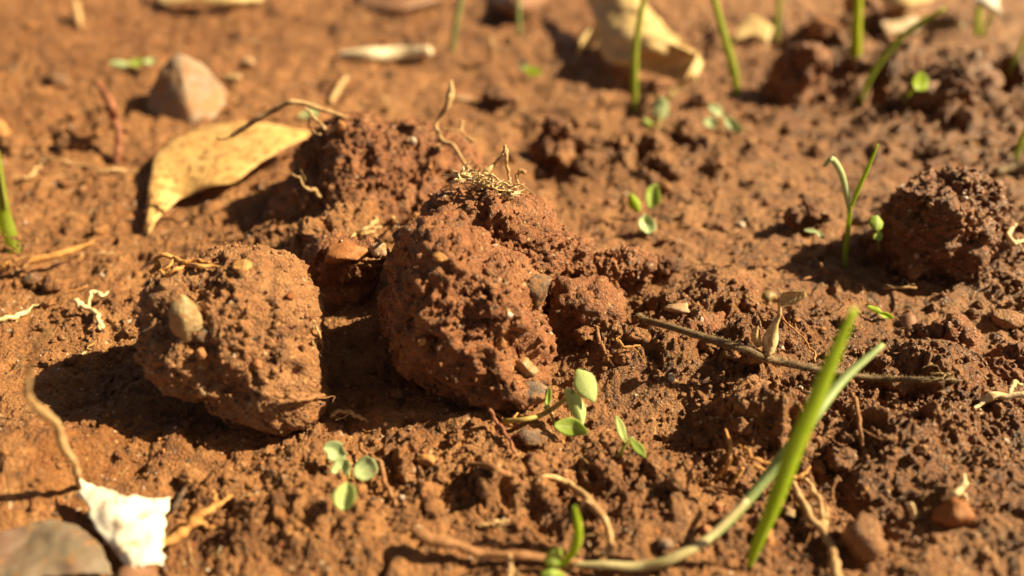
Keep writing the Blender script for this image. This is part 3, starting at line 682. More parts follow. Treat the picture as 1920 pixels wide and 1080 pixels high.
LONE = [  # px, py, radius px, material, squash, label
 (1778, 978, 35, 'amber', (1, 0.9, 0.95), 'amber angular pebble throwing a dark shadow on bare soil'),
 (1612, 1022, 48, 'clod', (0.95, 0.9, 1.25), 'brown egg-shaped stone beside the thick bottom roots'),
 (60, 528, 15, 'darkstone', (1.35, 1, 0.75), 'black grit stone on flat soil below the orange stick'),
 (45, 467, 12, 'darkstone', (1.2, 1, 0.7), 'black stone chip at the foot of the pale green stem'),
 (1480, 966, 13, 'palestone', (1, 1, 1), 'pale yellowish pebble touching the tall grass blade'),
 (1432, 1012, 20, 'amber', (1, 1, 0.9), 'orange pebble behind the foot of the tall grass blade'),
 (110, 158, 16, 'darkstone', (1.1, 1, 0.9), 'dark grey pebble far back near the red root'),
 (8, 262, 24, 'amber', (0.8, 0.8, 1.3), 'amber stone at picture edge beyond the pale green stem'),
 (800, 868, 17, 'amber', (1.2, 1, 0.9), 'orange nodule on soil right of the four-leaved seedling'),
 (1246, 1022, 15, 'greystone', (1.1, 1, 0.8), 'grey pebble just above the pale lying shoot'),
 (645, 482, 38, 'amber', (1.15, 0.9, 0.5), 'large amber stone bedded in soil left of cracked clod'),
 (1270, 583, 16, 'tanstone', (1.5, 1, 0.7), 'pale oblong pebble on the crumbly mound behind hairy stem'),
 (1000, 738, 32, 'greystone', (1.3, 0.9, 0.5), 'flat grey stone wedged under the cracked clod'),
 (1000, 822, 22, 'greystone', (1.5, 1, 0.55), 'flat grey chip beside the reclining three-leaved seedling'),
 (1258, 712, 9, 'quartz', (1, 1, 1.2), 'bright white grain on crumbly soil above paired-leaf shoot'),
 (1464, 655, 6, 'quartz', (1, 1, 1), 'tiny white bead at the foot of the dry fuzzy flower'),
 (1880, 605, 26, 'clod', (1.3, 1, 0.7), 'yellowish stone on the trampled soil below dark shaded clod'),
 (1388, 425, 9, 'quartz', (1.1, 1, 0.8), 'whitish pebble on flat soil behind the low dark lump'),
 (870, 190, 14, 'tanstone', (1.6, 1, 0.5), 'pale flat pebble beyond the upright root tip'),
 (465, 125, 16, 'tanstone', (1.2, 1, 0.8), 'pale pebble right of the cone-shaped stone'),
 (440, 150, 14, 'palestone', (1.3, 1, 0.6), 'cream pebble near the right foot of the cone-shaped stone'),
 (350, 217, 18, 'palestone', (1.2, 1, 0.6), 'cream pebble touching the front of the cone-shaped stone'),
 (1320, 1000, 14, 'redstone', (1, 1, 0.9), 'reddish pebble in the curve of the long grey-green blade'),
 (1345, 955, 12, 'redstone', (1, 1, 0.9), 'small reddish pebble left of the long grey-green blade'),
 (1545, 65, 26, 'redstone', (1.2, 1, 0.9), 'rusty stone far back on the dark clod'),
 (1680, 40, 20, 'palestone', (0.9, 1, 1.2), 'pale stone far back right of the broad lime blade'),
]
for k, (x, y, r, m, s, lab) in enumerate(LONE):
    pebble_at(x, y, r, m, None, 'pebble', 100+k, s, 0.22, lab, 'pebble', None, 3)

# ------------------------------------------------------------------ dry leaves and sticks
def leaf_thing(name, G, mat, label, cat='leaf', thick=0.02, group=None):
    v, f, a = sheet(G, thick)
    o = link(name, v, f, mat, attr=a); tag(o, label, cat, group); return o
E1 = [(270, 436, .06), (279, 350, .26), (290, 296, .36), (318, 262, .40), (370, 240, .42), (440, 229, .44), (515, 234, .48), (580, 246, .50)]
E2 = [(277, 442, .04), (300, 408, .16), (340, 372, .26), (392, 354, .36), (440, 342, .42), (486, 306, .48), (535, 277, .52), (582, 252, .50)]
A = crom([Wg(*a) for a in E1], 30); B = crom([Wg(*a) for a in E2], 30)
G = np.stack([A+(B-A)*t+np.array([0, 0, 1])*math.sin(t*math.pi)*(np.linalg.norm(B-A, axis=1)*0.07)[:, None] for t in np.linspace(0, 1, 16)], 1)
tl = thing('dry_leaf', Wg(277, 440), 'tan dry leaf sprinkled with soil, arched beside the crumbly clod', 'leaf')
G = G+np.array([0, 0, 1])*(fbm(G.reshape(-1, 3), 1.3, 4)*0.05).reshape(30, 16, 1)
v, f, a = sheet(G, 0.012); tb = link('blade', v, f, 'leaf_tan', tl, attr=a)
mr = G[1:-1, 7]+np.array([0, -.004, .006]); v, f = tube(list(mr[::3]), [.006, .012, .018], 30, 6); link('midrib', v, f, 'leaf_tan', tb)
rr_ = np.random.RandomState(77); k = 130; ii = (rr_.rand(k)**1.5*27).astype(int)+1; jj = rr_.randint(1, 15, k)
v, f = lumps(G[ii, jj]+rr_.normal(size=(k, 3))*.03*np.array([1, 1, 0])+np.array([0, -.006, .012]), rr_.rand(k)**3*.035+.008, rr_); link('clinging_crumbs', v, f, 'crumb', tb)['kind'] = 'stuff'
v, f = tube([A[-1]*0.5+B[-1]*0.5, np.array(Wg(600, 246, .5)), np.array(Wg(616, 240, .5))], [0.03, 0.025, 0.02], 10); link('stalk', v, f, 'straw', tl)

def rows(L, lift=0): return [[np.array(Wg(x, y, h+lift)) for x, y, h in r] for r in L]
RIDGE = [(1118, 62, .75), (1160, 70, 1.0), (1215, 72, 1.15), (1265, 84, 1.1), (1313, 104, 1.0)]
G = patch(rows([RIDGE, [(1112, 30, .9), (1150, 30, 1.3), (1195, 35, 1.5), (1245, 62, 1.35), (1300, 92, 1.1)],
    [(1096, -10, .9), (1135, -15, 1.4), (1185, 0, 1.6), (1225, 40, 1.4), (1285, 80, 1.1)],
    [(1085, -60, .8), (1125, -65, 1.4), (1180, -50, 1.6), (1205, 0, 1.3), (1268, 72, 1.0)]]), 36, 36, 0.08, 3)
GL = patch(rows([RIDGE, [(1122, 85, .6), (1165, 92, .75), (1220, 95, .85), (1270, 105, .8), (1308, 118, .8)],
    [(1130, 108, .4), (1170, 112, .5), (1222, 118, .5), (1268, 128, .5), (1296, 138, .55)],
    [(1138, 118, .36), (1176, 124, .40), (1225, 138, .3), (1262, 150, .3), (1284, 152, .4)]]), 24, 36, 0.08, 3)
cl = thing('curled_leaf', Wg(1180, 165), 'large curled straw-coloured dry leaf far back behind a grass stem', 'leaf')
v, f, a = sheet(G, 0.02); link('blade', v, f, 'leaf_straw', cl, attr=a)
v, f, a = sheet(GL, 0.02); link('underside', v, f, 'leaf_straw', cl, attr=a)
v, f, a = ribbon([Wg(1126, 48, .75), Wg(1112, 66, .6), Wg(1096, 84, .4), Wg(1080, 102, .15)], [.12, .42, .44, .1], cup=.15, n=20, nc=9, thick=.02, facing=(.8, -.3, .6)); link('curled_edge', v, f, 'leaf_straw', cl, attr=a)
v, f, a = ribbon([Wg(1306, 98, 1.15), Wg(1312, 112, 1.05), Wg(1298, 138, .85), Wg(1276, 160, .6), Wg(1252, 186, .32)], [0.22, 0.32, 0.30, 0.26, 0.22], (1, 0.1, 0.4), 0.1, n=22, thick=0.02, facing=(.75, -.25, .6)); link('folded_tip', v, f, 'leaf_straw', cl, attr=a)

G = patch(rows([[(148, 902, .34), (190, 914, .36), (242, 930, .32), (318, 930, .22)],
                [(160, 945, .30), (205, 950, .36), (262, 955, .34), (312, 962, .24)],
                [(180, 990, .26), (222, 995, .34), (270, 995, .32), (306, 1005, .26)],
                [(206, 1024, .22), (236, 1032, .30), (275, 1035, .28), (305, 1036, .2)],
                [(236, 1062, .14), (256, 1064, .2), (282, 1062, .2), (310, 1060, .14)]]), 40, 30, 0.09, 6, 0.8)
leaf_thing('leaf_fragment', G, 'leaf_chalk', 'bleached white leaf fragment glaring in the sun beside brown leaf', 'leaf', 0.02)
frag = [o for o in C.objects if o.name == 'leaf_fragment'][0]
rr_ = np.random.RandomState(79); k = 240; ii = rr_.randint(2, 38, k); jj = 29-(rr_.rand(k)**1.8*27).astype(int)
v, f = lumps(G[ii, np.maximum(jj, 1)]+np.array([0, -.01, .015]), rr_.rand(k)**3*.05+.01, rr_); link('clinging_crumbs', v, f, 'crumb', frag)['kind'] = 'stuff'
G = patch(rows([[(-30, 1010, .10), (40, 985, .16), (95, 974, .18), (150, 988, .14)], [(-20, 1050, .14), (60, 1025, .2), (130, 1015, .22), (190, 1025, .14)], [(0, 1100, .16), (70, 1085, .2), (150, 1075, .2), (215, 1080, .06)]]), 30, 30, 0.10, 8, 0.35)
leaf_thing('brown_leaf', G, 'leaf_grey', 'dull grey-brown leaf in the near corner by white fragment', 'leaf', 0.025)
G = patch(rows([[(222, 1066, .16), (250, 1056, .22), (285, 1062, .18)], [(215, 1100, .2), (255, 1095, .26), (310, 1095, .2)]]), 10, 10, 0.02, 9)
leaf_thing('brown_leaf', G, 'leaf_brown', 'pinkish brown leaf tip at bottom edge below white fragment', 'leaf', 0.025)
G = patch(rows([[(285, -30, .4), (340, -34, .7), (420, -34, .7), (500, -20, .4)], [(300, 6, .3), (345, -2, .5), (420, 2, .5), (492, -4, .3)], [(340, -4, .35), (380, 4, .3), (420, 14, .25), (470, 2, .3)]]), 18, 20, 0.08, 10)
leaf_thing('dry_leaf', G, 'leaf_straw', 'wavy straw-coloured leaf at top edge beyond cone-shaped stone', 'leaf', 0.03)
G = patch(rows([[(660, -40, .2), (740, -46, .5), (830, -30, .3)], [(672, 0, .12), (745, 8, .35), (826, -4, .2)], [(690, 16, .05), (740, 26, .1), (800, 16, .06)]]), 14, 18, 0.05, 11)
leaf_thing('dry_leaf', G, 'leaf_brown', 'pinkish tan leaf lying flat at top edge above pale stick', 'leaf', 0.03)
G = patch(rows([[(925, -40, .3), (975, -46, .9), (1035, -40, .5)], [(920, 0, .2), (970, 4, .8), (1025, 0, .4)], [(945, 30, .05), (975, 36, .2), (1005, 28, .1)]]), 14, 14, 0.05, 12)
leaf_thing('dry_leaf', G, 'leaf_brown', 'orange-brown cupped leaf at top edge behind thin grass', 'leaf', 0.03)
G = patch(rows([[(1630, -40, .5), (1700, -46, 1.2), (1770, -40, 1.0)], [(1640, -2, .5), (1690, 6, 1.0), (1750, -4, .9)], [(1660, 8, .6), (1700, 14, .7), (1735, 6, .8)]]), 14, 16, 0.05, 13)
leaf_thing('dry_leaf', G, 'leaf_straw', 'tan leaf edge at top, right of the broad lime blade', 'leaf', 0.03)
G = patch(rows([[(1650, 40, .3), (1720, 30, .4), (1800, 32, .3)], [(1660, 62, .1), (1730, 60, .2), (1810, 56, .2)]]), 8, 16, 0.06, 14, 0.4)
leaf_thing('dry_leaf', G, 'leaf_olive', 'yellowish brown leaf lying under the arching grass blade', 'leaf', 0.03)
G = patch(rows([[(1822, -30, 1.4), (1850, -34, 1.7), (1880, -26, 1.6)], [(1826, 2, 1.2), (1850, 6, 1.4), (1872, 10, 1.3)], [(1840, 14, 1.0), (1862, 24, 1.1), (1890, 40, 1.0)]]), 14, 14, 0.03, 15)
leaf_thing('curled_leaf', G, 'leaf_white', 'white curled leaf bit hanging at the top far corner', 'leaf', 0.03)
G = patch(rows([[(1683, 594, .06), (1704, 586, .1), (1716, 592, .06)], [(1690, 610, .05), (1708, 606, .12), (1724, 612, .06)], [(1702, 624, .02), (1712, 622, .05), (1722, 622, .03)]]), 8, 8, 0.01, 16)
leaf_thing('leaf_fragment', G, 'leaf_brown', 'small brown leaf scrap right of the tall grass tip', 'leaf', 0.015)
G = patch(rows([[(1650, 575, .06), (1680, 560, .12), (1730, 566, .06)], [(1640, 590, .02), (1680, 576, .08), (1735, 580, .03)]]), 8, 10, 0.02, 17)
G2 = patch(rows([[(1380, 55, .3), (1410, 30, .7), (1450, 50, .4)], [(1372, 78, .1), (1410, 66, .4), (1440, 82, .1)]]), 10, 12, 0.05, 18)
leaf_thing('dry_leaf', G2, 'leaf_straw', 'crumpled pale leaf far back between two thin grass stems', 'leaf', 0.03)
G = patch(rows([[(1575, 2, .5), (1600, -10, .9), (1650, 0, .7)], [(1590, 30, .3), (1625, 14, .5), (1655, 30, .3)]]), 10, 10, 0.05, 19)
leaf_thing('dry_leaf', G, 'leaf_brown', 'brown leaf scrap standing just behind the broad lime blade', 'leaf', 0.03)

def stick(name, pts, radii, mat, label, cat='root', n=30, wob=0.03, knob=0.15, seed=0, seg=8, solid=True, group=None, branches=()):
    P = [np.array(p) for p in (Wl(pts, solid) if not isinstance(pts[0], (Vector, np.ndarray)) else pts)]
    knob = knob*1.6; wob = wob*1.3; n = int(n*1.5)
    if branches:
        o = thing(name, tuple(P[0]), label, cat, group)
        v, f = tube(P, radii, n, seg, wob, seed, knob); link('main_shoot', v, f, mat, o)
        for k, (bp, br) in enumerate(branches):
            Q = [np.array(p) for p in (Wl(bp, solid) if not isinstance(bp[0], (Vector, np.ndarray)) else bp)]
            v, f = tube(Q, br, max(10, n*2//3), seg, wob*0.7, seed+k+1, knob); link('side_shoot', v, f, mat, o)
    else:
        v, f = tube(P, radii, n, seg, wob, seed, knob)
        if cat == 'root' and n >= 18:
            o = thing(name, tuple(P[0]), label, cat, group); ms_ = link('main_shoot', v, f, mat, o)
            rr = np.random.RandomState(seed+300); Q = crom(P, 40)
            for k in range(3):
                i = rr.randint(6, 36); t = Q[i+1]-Q[i-1]; t /= np.linalg.norm(t)+1e-9
                e = rr.normal(size=3)*np.array([1, .6, .7])+t*.6; e /= np.linalg.norm(e); L = rr.uniform(.12, .42); r0 = np.interp(i/40, np.linspace(0, 1, len(radii)), radii)
                v, f = tube([Q[i], Q[i]+e*L*.4+rr.normal(size=3)*.03, Q[i]+e*L*.75+rr.normal(size=3)*.06, Q[i]+e*L+rr.normal(size=3)*.07-np.array([0, 0, .05])], [r0*.45, r0*.32, r0*.22, .004], 14, 6, 0.02, seed+k, 0.2)
                link('rootlet', v, f, mat, ms_)
        else:
            o = link(name, v, f, mat, base=tuple(P[0])); tag(o, label, cat, group)
    return o
stick('pale_stick', [(640, 104, .12), (690, 104, .18), (750, 102, .2), (806, 96, .18)], [.14, .21, .21, .15], 'root_cream', 'thick pale peeled stick lying far back on open soil', 'stick', 24, 0.02, 0.06, 1, 10)
stick('pale_stick', [(620, 192, .08), (634, 166, .1), (650, 144, .15)], [.07, .09, .07], 'root_tan', 'short tan stick behind the twig on the crumbly clod', 'stick', 14, 0.02, 0.1, 2)
stick('orange_stick', [(-30, 506, .22), (60, 488, .26), (120, 474, .26), (176, 453, .22)], [.085, .085, .07, .025], 'root_orange', 'splintered orange stick entering past the pale green stem', 'stick', 30, 0.008, 0.15, 3)
# roots on the crumbly back clod
stick('twig', [on(408, 259, 14.6), on(445, 246, 14.7), on(490, 218, 14.7), on(545, 190, 14.7), on(590, 202, 14.7), on(645, 217, 14.7), on(668, 226, 14.8)], [.04, .045, .045, .048, .05, .052, .048], 'root_tan', 'thin bent twig arching from the crumbly clod over the tan leaf', 'twig', 46, 0.05, 0.22, 4, 8,
      branches=[([on(572, 202, 14.65), on(590, 222, 14.45), on(608, 243, 14.2)], [.025, .03, .03]), ([on(580, 222, 14.5), on(576, 236, 14.4), on(585, 246, 14.3), on(600, 252, 14.1)], [.028, .02, .024, .02])])
stick('root', [on(845, 152, 14.9), on(846, 172, 14.8), on(842, 192, 14.7), on(826, 218, 14.6), on(820, 240, 14.5), on(828, 262, 14.2), on(846, 272, 14.0), on(862, 300, 13.6), on(880, 322, 13.2), on(893, 334, 12.8)], [.035, .075, .07, .045, .04, .05, .045, .042, .035, .03], 'root_tan', 'upright root with a swollen tip sprouting from the crumbly clod', 'root', 60, 0.05, 0.15, 5, 8,
      branches=[([on(826, 240, 14.4), on(842, 244, 14.3), on(858, 246, 14.3), on(866, 240, 14.4), on(866, 228, 14.5)], [.02, .02, .022, .028, .036]), ([on(862, 246, 14.3), on(876, 258, 14.1), on(890, 266, 14.0)], [.02, .018, .026])])
stick('root', [on(948, 273, 12.0), on(940, 292, 11.95), on(925, 306, 11.9), on(912, 322, 11.8), on(902, 336, 11.7)], [.032, .034, .034, .034, .028], 'root_tan', 'forked pale root standing above the fibre tuft', 'root', 30, 0.04, 0.2, 6, 8,
      branches=[([on(947, 276, 12.0), on(950, 300, 11.9), on(954, 330, 11.8), on(960, 362, 11.6)], [.03, .03, .032, .035]), ([on(985, 322, 11.7), on(971, 325, 11.7), on(971, 345, 11.65), on(966, 366, 11.6)], [.03, .036, .026, .03])])
tuft = thing('fibre_tuft', on(905, 355, 11.6), 'matted straw-coloured fibre tuft between crumbly and cracked clods', 'root tuft')
r = np.random.RandomState(8)
for k in range(64):
    t = r.rand(); m = np.array([862, 330])*(1-t)+np.array([975, 372])*t+r.normal(size=2)*np.array([9, 8])
    an = r.normal(0.3, 0.75); L = r.uniform(12, 40); e = np.array([math.cos(an), math.sin(an)*.6])*L; c = np.array([-e[1], e[0]])*r.uniform(-.6, .6)
    Y = 11.75-0.25*t+r.normal()*.12
    pts = [on(*(m-e), Y+r.normal()*.08), on(*(m-e*.4+c*.7), Y-.05), on(*(m+c), Y-.08), on(*(m+e*.5+c*.5), Y-.03), on(*(m+e+r.normal(size=2)*4), Y+r.normal()*.08)]
    if k % 2:
        v, f = tube(pts, [.008, r.uniform(.008, .022), r.uniform(.01, .022), .01, .006], 18, 6, 0.05, k, 0.3)
        link('fibre', v, f, 'root_pale' if k % 3 else 'straw', tuft)
    else:
        v, f, at = ribbon(pts, [.02, .04, .06, .04, .015], r.normal(size=3), 0.3, r.uniform(-2, 2), 16, 5, 0.008)
        link('fibre', v, f, 'root_pale', tuft, attr=at)
stick('root', [on(602, 370, 13.4), on(590, 358, 13.35), on(572, 352, 13.3), on(562, 335, 13.3), on(548, 326, 13.3)], [.03, .04, .025, .02, .015], 'root_tan', 'thin root strand on the shaded end of the crumbly clod', 'root', 24, 0.04, 0.2, 9)
stick('root', [(735, 186, .15), (712, 180, .2), (728, 192, .15), (740, 206, .05)], [.02, .02, .025, .02], 'root_tan', 'hair-thin curl behind the top of the crumbly clod', 'root', 18, 0.03, 0.1, 10)
stick('root', [(640, 452, .06), (662, 442, .08), (680, 432, .1), (696, 418, .12), (705, 408, .1)], [.02, .035, .045, .05, .035], 'root_tan', 'knotted root in the gap between crumbly and cracked clods', 'root', 26, 0.05, 0.2, 11, branches=[([(676, 440, .1), (700, 432, .12), (716, 424, .12)], [.04, .03, .02]), ([(735, 408, .1), (744, 418, .1), (752, 430, .08)], [.03, .03, .02])])
stick('root', [(655, 500, .08), (680, 490, .08), (702, 486, .08)], [.02, .03, .02], 'root_brown', 'short brown rootlet against the shaded side of cracked clod', 'root', 14, 0.03, 0.1, 12)
# other roots
stick('root', [(178, 152, 1.2), (196, 176, 1.0), (210, 196, .85), (212, 222, .6), (222, 244, .4), (222, 276, .2), (218, 302, 0)], [.04, .09, .11, .10, .105, .10, .08], 'root_red', 'reddish upright root left of the tan leaf', 'root', 40, 0.06, 0.12, 13)
stick('root', [(60, 290, .04), (100, 300, .06), (150, 306, .06), (192, 322, .06), (215, 318, .08), (262, 322, .08)], [.02, .03, .03, .04, .05, .03], 'root_tan', 'thin pale rootlet trailing along soil below the red root', 'root', 36, 0.06, 0.25, 14, branches=[([(30, 336, .05), (56, 330, .06), (76, 308, .08)], [.03, .045, .03])])
stick('root', [(143, 563, .22), (152, 572, .24), (165, 576, .2), (178, 584, .18), (188, 600, .12), (186, 614, .06)], [.04, .055, .035, .045, .045, .05], 'root_pale', 'gnarled cream root lying left of the rounded clod', 'root', 34, 0.05, 0.25, 15, branches=[([(167, 572, .2), (170, 552, .25), (180, 546, .25), (192, 554, .2), (203, 547, .15)], [.035, .03, .03, .035, .015])])
stick('root', [(-20, 600, .1), (15, 596, .08), (35, 590, .06), (56, 582, .02)], [.045, .045, .04, .04], 'root_pale', 'pale root stub entering at picture edge below black grit', 'root', 18, 0.03, 0.1, 16)
stick('root', [(130, 680, .05), (150, 668, .06), (158, 658, .05)], [.02, .03, .02], 'root_tan', 'tiny pale rootlet in front of the rounded clod shadow', 'root', 12, 0.02, 0.2, 17)
Yr = 6.9
stick('root', [on(92, 618, 6.2), on(84, 640, 6.3), on(60, 680, 6.4), on(50, 716, 6.5), on(70, 760, 6.6), on(98, 800, 6.75), on(122, 848, 6.9), on(145, 880, 7.0), on(152, 912, 7.1)], [.02, .018, .025, .036, .045, .052, .052, .05, .045], 'root_tan', 'blurred crooked root rising in front of the near clod', 'root', 60, 0.08, 0.2, 18)
lr = thing('rootlet_loop', W(340, 500), 'yellow looping rootlet on top of the rounded clod', 'root')
for k, L in enumerate(([(284, 512, .05), (298, 500, .1), (290, 486, .12), (308, 478, .14), (326, 484, .12), (318, 498, .1), (300, 508, .08)], [(300, 508, .06), (312, 516, .06), (330, 506, .08), (350, 500, .08), (372, 498, .08), (400, 500, .06), (440, 512, .03)], [(326, 484, .1), (344, 492, .1), (366, 488, .1), (392, 492, .06)], [(290, 486, .1), (296, 500, .1), (282, 510, .05)])):
    Yl = p0_left.y+0.75; v, f = tube([np.array(p) if p.y < Yl+.35 else on(q_[0], q_[1], Yl) for p, q_ in zip(Wl(L), L)], [.03, .036, .022], 30, 6, 0.03, 20+k, 0.3); link('strand', v, f, 'root_orange', lr)
stick('root', [(566, 594, .03), (590, 604, .05), (600, 630, .05), (604, 650, .02)], [.012, .014, .014, .01], 'straw', 'fine hair looping on the side of the rounded clod', 'root', 20, 0.02, 0.1, 24)
stick('root', [(515, 742, .06), (560, 746, .08), (612, 743, .1)], [.025, .03, .03], 'root_brown', 'brown rootlet poking from the underside of rounded clod', 'root', 18, 0.04, 0.2, 25)
stick('root', [(676, 832, .25), (690, 850, .2), (712, 876, .15), (728, 918, .1), (742, 948, .02)], [.03, .035, .035, .035, .025], 'root_brown', 'thin brown root slanting past the four-leaved seedling', 'root', 30, 0.05, 0.15, 26)
stick('root', [(620, 782, .1), (640, 770, .14), (668, 778, .1), (690, 792, .04)], [.025, .03, .03, .02], 'root_tan', 'curved pale rootlet on shaded soil below rounded clod', 'root', 20, 0.03, 0.2, 27)
stick('root', [(918, 768, .2), (932, 792, .15), (950, 820, .1), (966, 850, .05)], [.03, .03, .028, .02], 'root_red', 'thin dark stalk in front of the cracked clod', 'root', 22, 0.03, 0.1, 28)
stick('root', [(868, 868, .05), (900, 872, .1), (930, 880, .12), (955, 890, .05)], [.03, .04, .045, .04], 'root_brown', 'short brown root piece lying amid crumbs below dark stalk', 'root', 18, 0.03, 0.15, 29)
stick('root', [(1010, 896, .06), (1050, 900, .12), (1078, 914, .18), (1110, 946, .2), (1136, 980, .18), (1146, 1016, .12), (1132, 1052, .05)], [.03, .045, .055, .05, .045, .04, .03], 'root_tan', 'curving tan root arching over soil towards the round-leaf shoot', 'root', 46, 0.05, 0.12, 30)
stick('root', [(898, 986, .04), (925, 980, .06), (952, 975, .06)], [.025, .03, .025], 'root_tan', 'straight pale root bit with bright tip on near soil', 'root', 12, 0.02, 0.1, 31)
stick('twig', [(770, 1004, .2), (800, 1008, .24), (850, 1020, .2), (900, 1032, .18), (960, 1044, .15), (1020, 1048, .12), (1090, 1052, .1)], [.035, .075, .062, .055, .05, .055, .035], 'root_brown', 'blurred brown twig lying across the bottom edge', 'twig', 40, 0.04, 0.1, 32, 10)
stick('root', [(955, 1040, .2), (958, 1060, .15), (955, 1095, .05)], [.03, .03, .025], 'root_tan', 'pale rootlet hanging below the blurred brown twig', 'root', 14, 0.02, 0.1, 33)
# roots at bottom right
stick('root', [(1484, 895, .15), (1500, 930, .14), (1520, 968, .14), (1546, 1000, .14), (1560, 1030, .12), (1566, 1070, .1), (1590, 1100, .05)], [.03, .04, .045, .05, .06, .06, .05], 'root_tan', 'thick forked root running down beside the egg-shaped stone', 'root', 50, 0.05, 0.2, 34, branches=[([(1498, 890, .15), (1520, 912, .2), (1538, 950, .2), (1544, 985, .15)], [.02, .035, .04, .04]), ([(1546, 950, .1), (1550, 975, .12), (1540, 1000, .1)], [.02, .03, .03])])
stick('root', [(1360, 805, .25), (1368, 830, .35), (1368, 856, .3), (1358, 882, .15), (1342, 898, .05)], [.018, .028, .028, .026, .018], 'root_orange', 'orange hooked rootlet on the upright clod', 'root', 26, 0.02, 0.1, 35)
stick('root', [(1396, 838, .3), (1408, 858, .3), (1436, 866, .3), (1462, 880, .3), (1490, 896, .25)], [.03, .03, .03, .03, .03], 'root_orange', 'orange root crossing behind the tall grass blade', 'root', 30, 0.04, 0.15, 36, branches=[([(1392, 878, .3), (1378, 900, .2), (1364, 916, .1)], [.03, .03, .02]), ([(1414, 872, .3), (1445, 884, .3), (1478, 892, .25)], [.02, .028, .03]), ([(1490, 896, .25), (1510, 886, .25), (1518, 874, .28)], [.03, .022, .01])])
stick('root', [(1598, 738, .5), (1606, 760, .35), (1612, 800, .2), (1618, 840, .05)], [.035, .035, .03, .025], 'root_brown', 'dark upright stub behind the grass blades on shaded soil', 'root', 20, 0.03, 0.1, 37)
stick('root', [(1708, 945, .25), (1712, 958, .15), (1712, 972, .03)], [.035, .035, .035], 'root_pale', 'stubby pale peg near the amber angular pebble', 'root', 8, 0.0, 0.1, 38)
stick('root', [(1808, 888, .3), (1808, 908, .25), (1788, 926, .15), (1768, 936, .1)], [.018, .035, .035, .025], 'root_pale', 'small forked pale root above the amber angular pebble', 'root', 16, 0.03, 0.15, 39, branches=[([(1800, 918, .2), (1808, 930, .1), (1812, 940, .04)], [.025, .02, .02])])
stick('root', [(1826, 766, .05), (1846, 750, .15), (1862, 742, .2), (1890, 742, .22), (1940, 738, .25)], [.03, .05, .06, .05, .05], 'root_pale', 'pale jointed root entering between two clods at picture edge', 'root', 24, 0.03, 0.2, 40, branches=[([(1892, 740, .22), (1896, 726, .3), (1902, 718, .35), (1916, 722, .35)], [.03, .035, .04, .03])])
stick('root', [(1118, 612, .3), (1124, 640, .3), (1134, 664, .2), (1140, 676, .1)], [.028, .03, .026, .025], 'root_brown', 'short brown hooked root between cracked clod and hairy stem', 'root', 18, 0.02, 0.1, 41)
stick('root', [(1158, 636, .15), (1166, 648, .15), (1186, 650, .14), (1200, 648, .1)], [.015, .025, .02, .015], 'root_orange', 'golden rootlet on crumbly soil below the hairy stem tip', 'root', 16, 0.02, 0.2, 42)
stick('root', [(1466, 592, .25), (1480, 612, .2), (1502, 630, .15), (1522, 656, .1), (1528, 678, .05)], [.015, .018, .016, .018, .014], 'root_orange', 'thin orange tendril trailing from the dry fuzzy flower', 'root', 28, 0.03, 0.15, 43)
stick('root', [(1500, 524, .08), (1530, 518, .12), (1546, 512, .15), (1538, 494, .35)], [.02, .025, .03, .03], 'root_brown', 'bent brown straw in front of the dark clod shadow', 'root', 22, 0.02, 0.1, 44)
stick('root', [(1655, 541, .08), (1690, 538, .1), (1718, 540, .06)], [.02, .025, .02], 'root_tan', 'straight pale splinter in the shadow of the dark clod', 'root', 14, 0.01, 0.1, 45)
stick('grey_stick', [(1866, 322, .12), (1895, 316, .16), (1950, 308, .2)], [.10, .12, .13], 'stem_grey', 'grey stick entering behind the dark shaded clod', 'stick', 16, 0.02, 0.1, 46, 10)
stick('root', [(1905, 420, .1), (1892, 436, .2), (1900, 452, .15), (1925, 452, .1)], [.03, .035, .035, .03], 'root_pale', 'pale hooked root at picture edge beside dark shaded clod', 'root', 16, 0.03, 0.15, 47)
stick('root', [(1770, 704, .12), (1780, 702, .25), (1745, 700, .2)], [.014, .014, .014], 'straw', 'fine looped hair near the end of the hairy stem', 'root', 16, 0.02, 0.1, 48)
stick('dark_twig', [(140, 0, .5), (146, 25, .3), (150, 50, .05)], [.10, .11, .09], 'root_tan', 'stubby pale stalk at the top edge above green bits', 'stick', 14, 0.03, 0.1, 49, 10)
stick('root', [(920, 70, .5), (922, 88, .4), (918, 112, .1)], [.05, .08, .06], 'root_tan', 'pale stub standing far back left of the curled leaf', 'root', 12, 0.03, 0.2, 50)
stick('root', [(285, 1026, .2), (325, 1008, .2), (370, 972, .18), (400, 950, .14), (436, 928, .08)], [.04, .065, .06, .045, .02], 'root_orange', 'fibrous orange root leading from white fragment into soil', 'root', 36, 0.05, 0.25, 51, branches=[([(360, 978, .18), (384, 982, .12), (402, 990, .06)], [.03, .025, .01]), ([(396, 950, .15), (404, 932, .15), (402, 920, .1)], [.025, .02, .01])])
stick('dark_twig', [(325, 960, .1), (335, 935, .14), (348, 915, .1)], [.03, .045, .03], 'dark_twig', 'dark twig bit on the soil right of white fragment', 'twig', 14, 0.02, 0.2, 52)

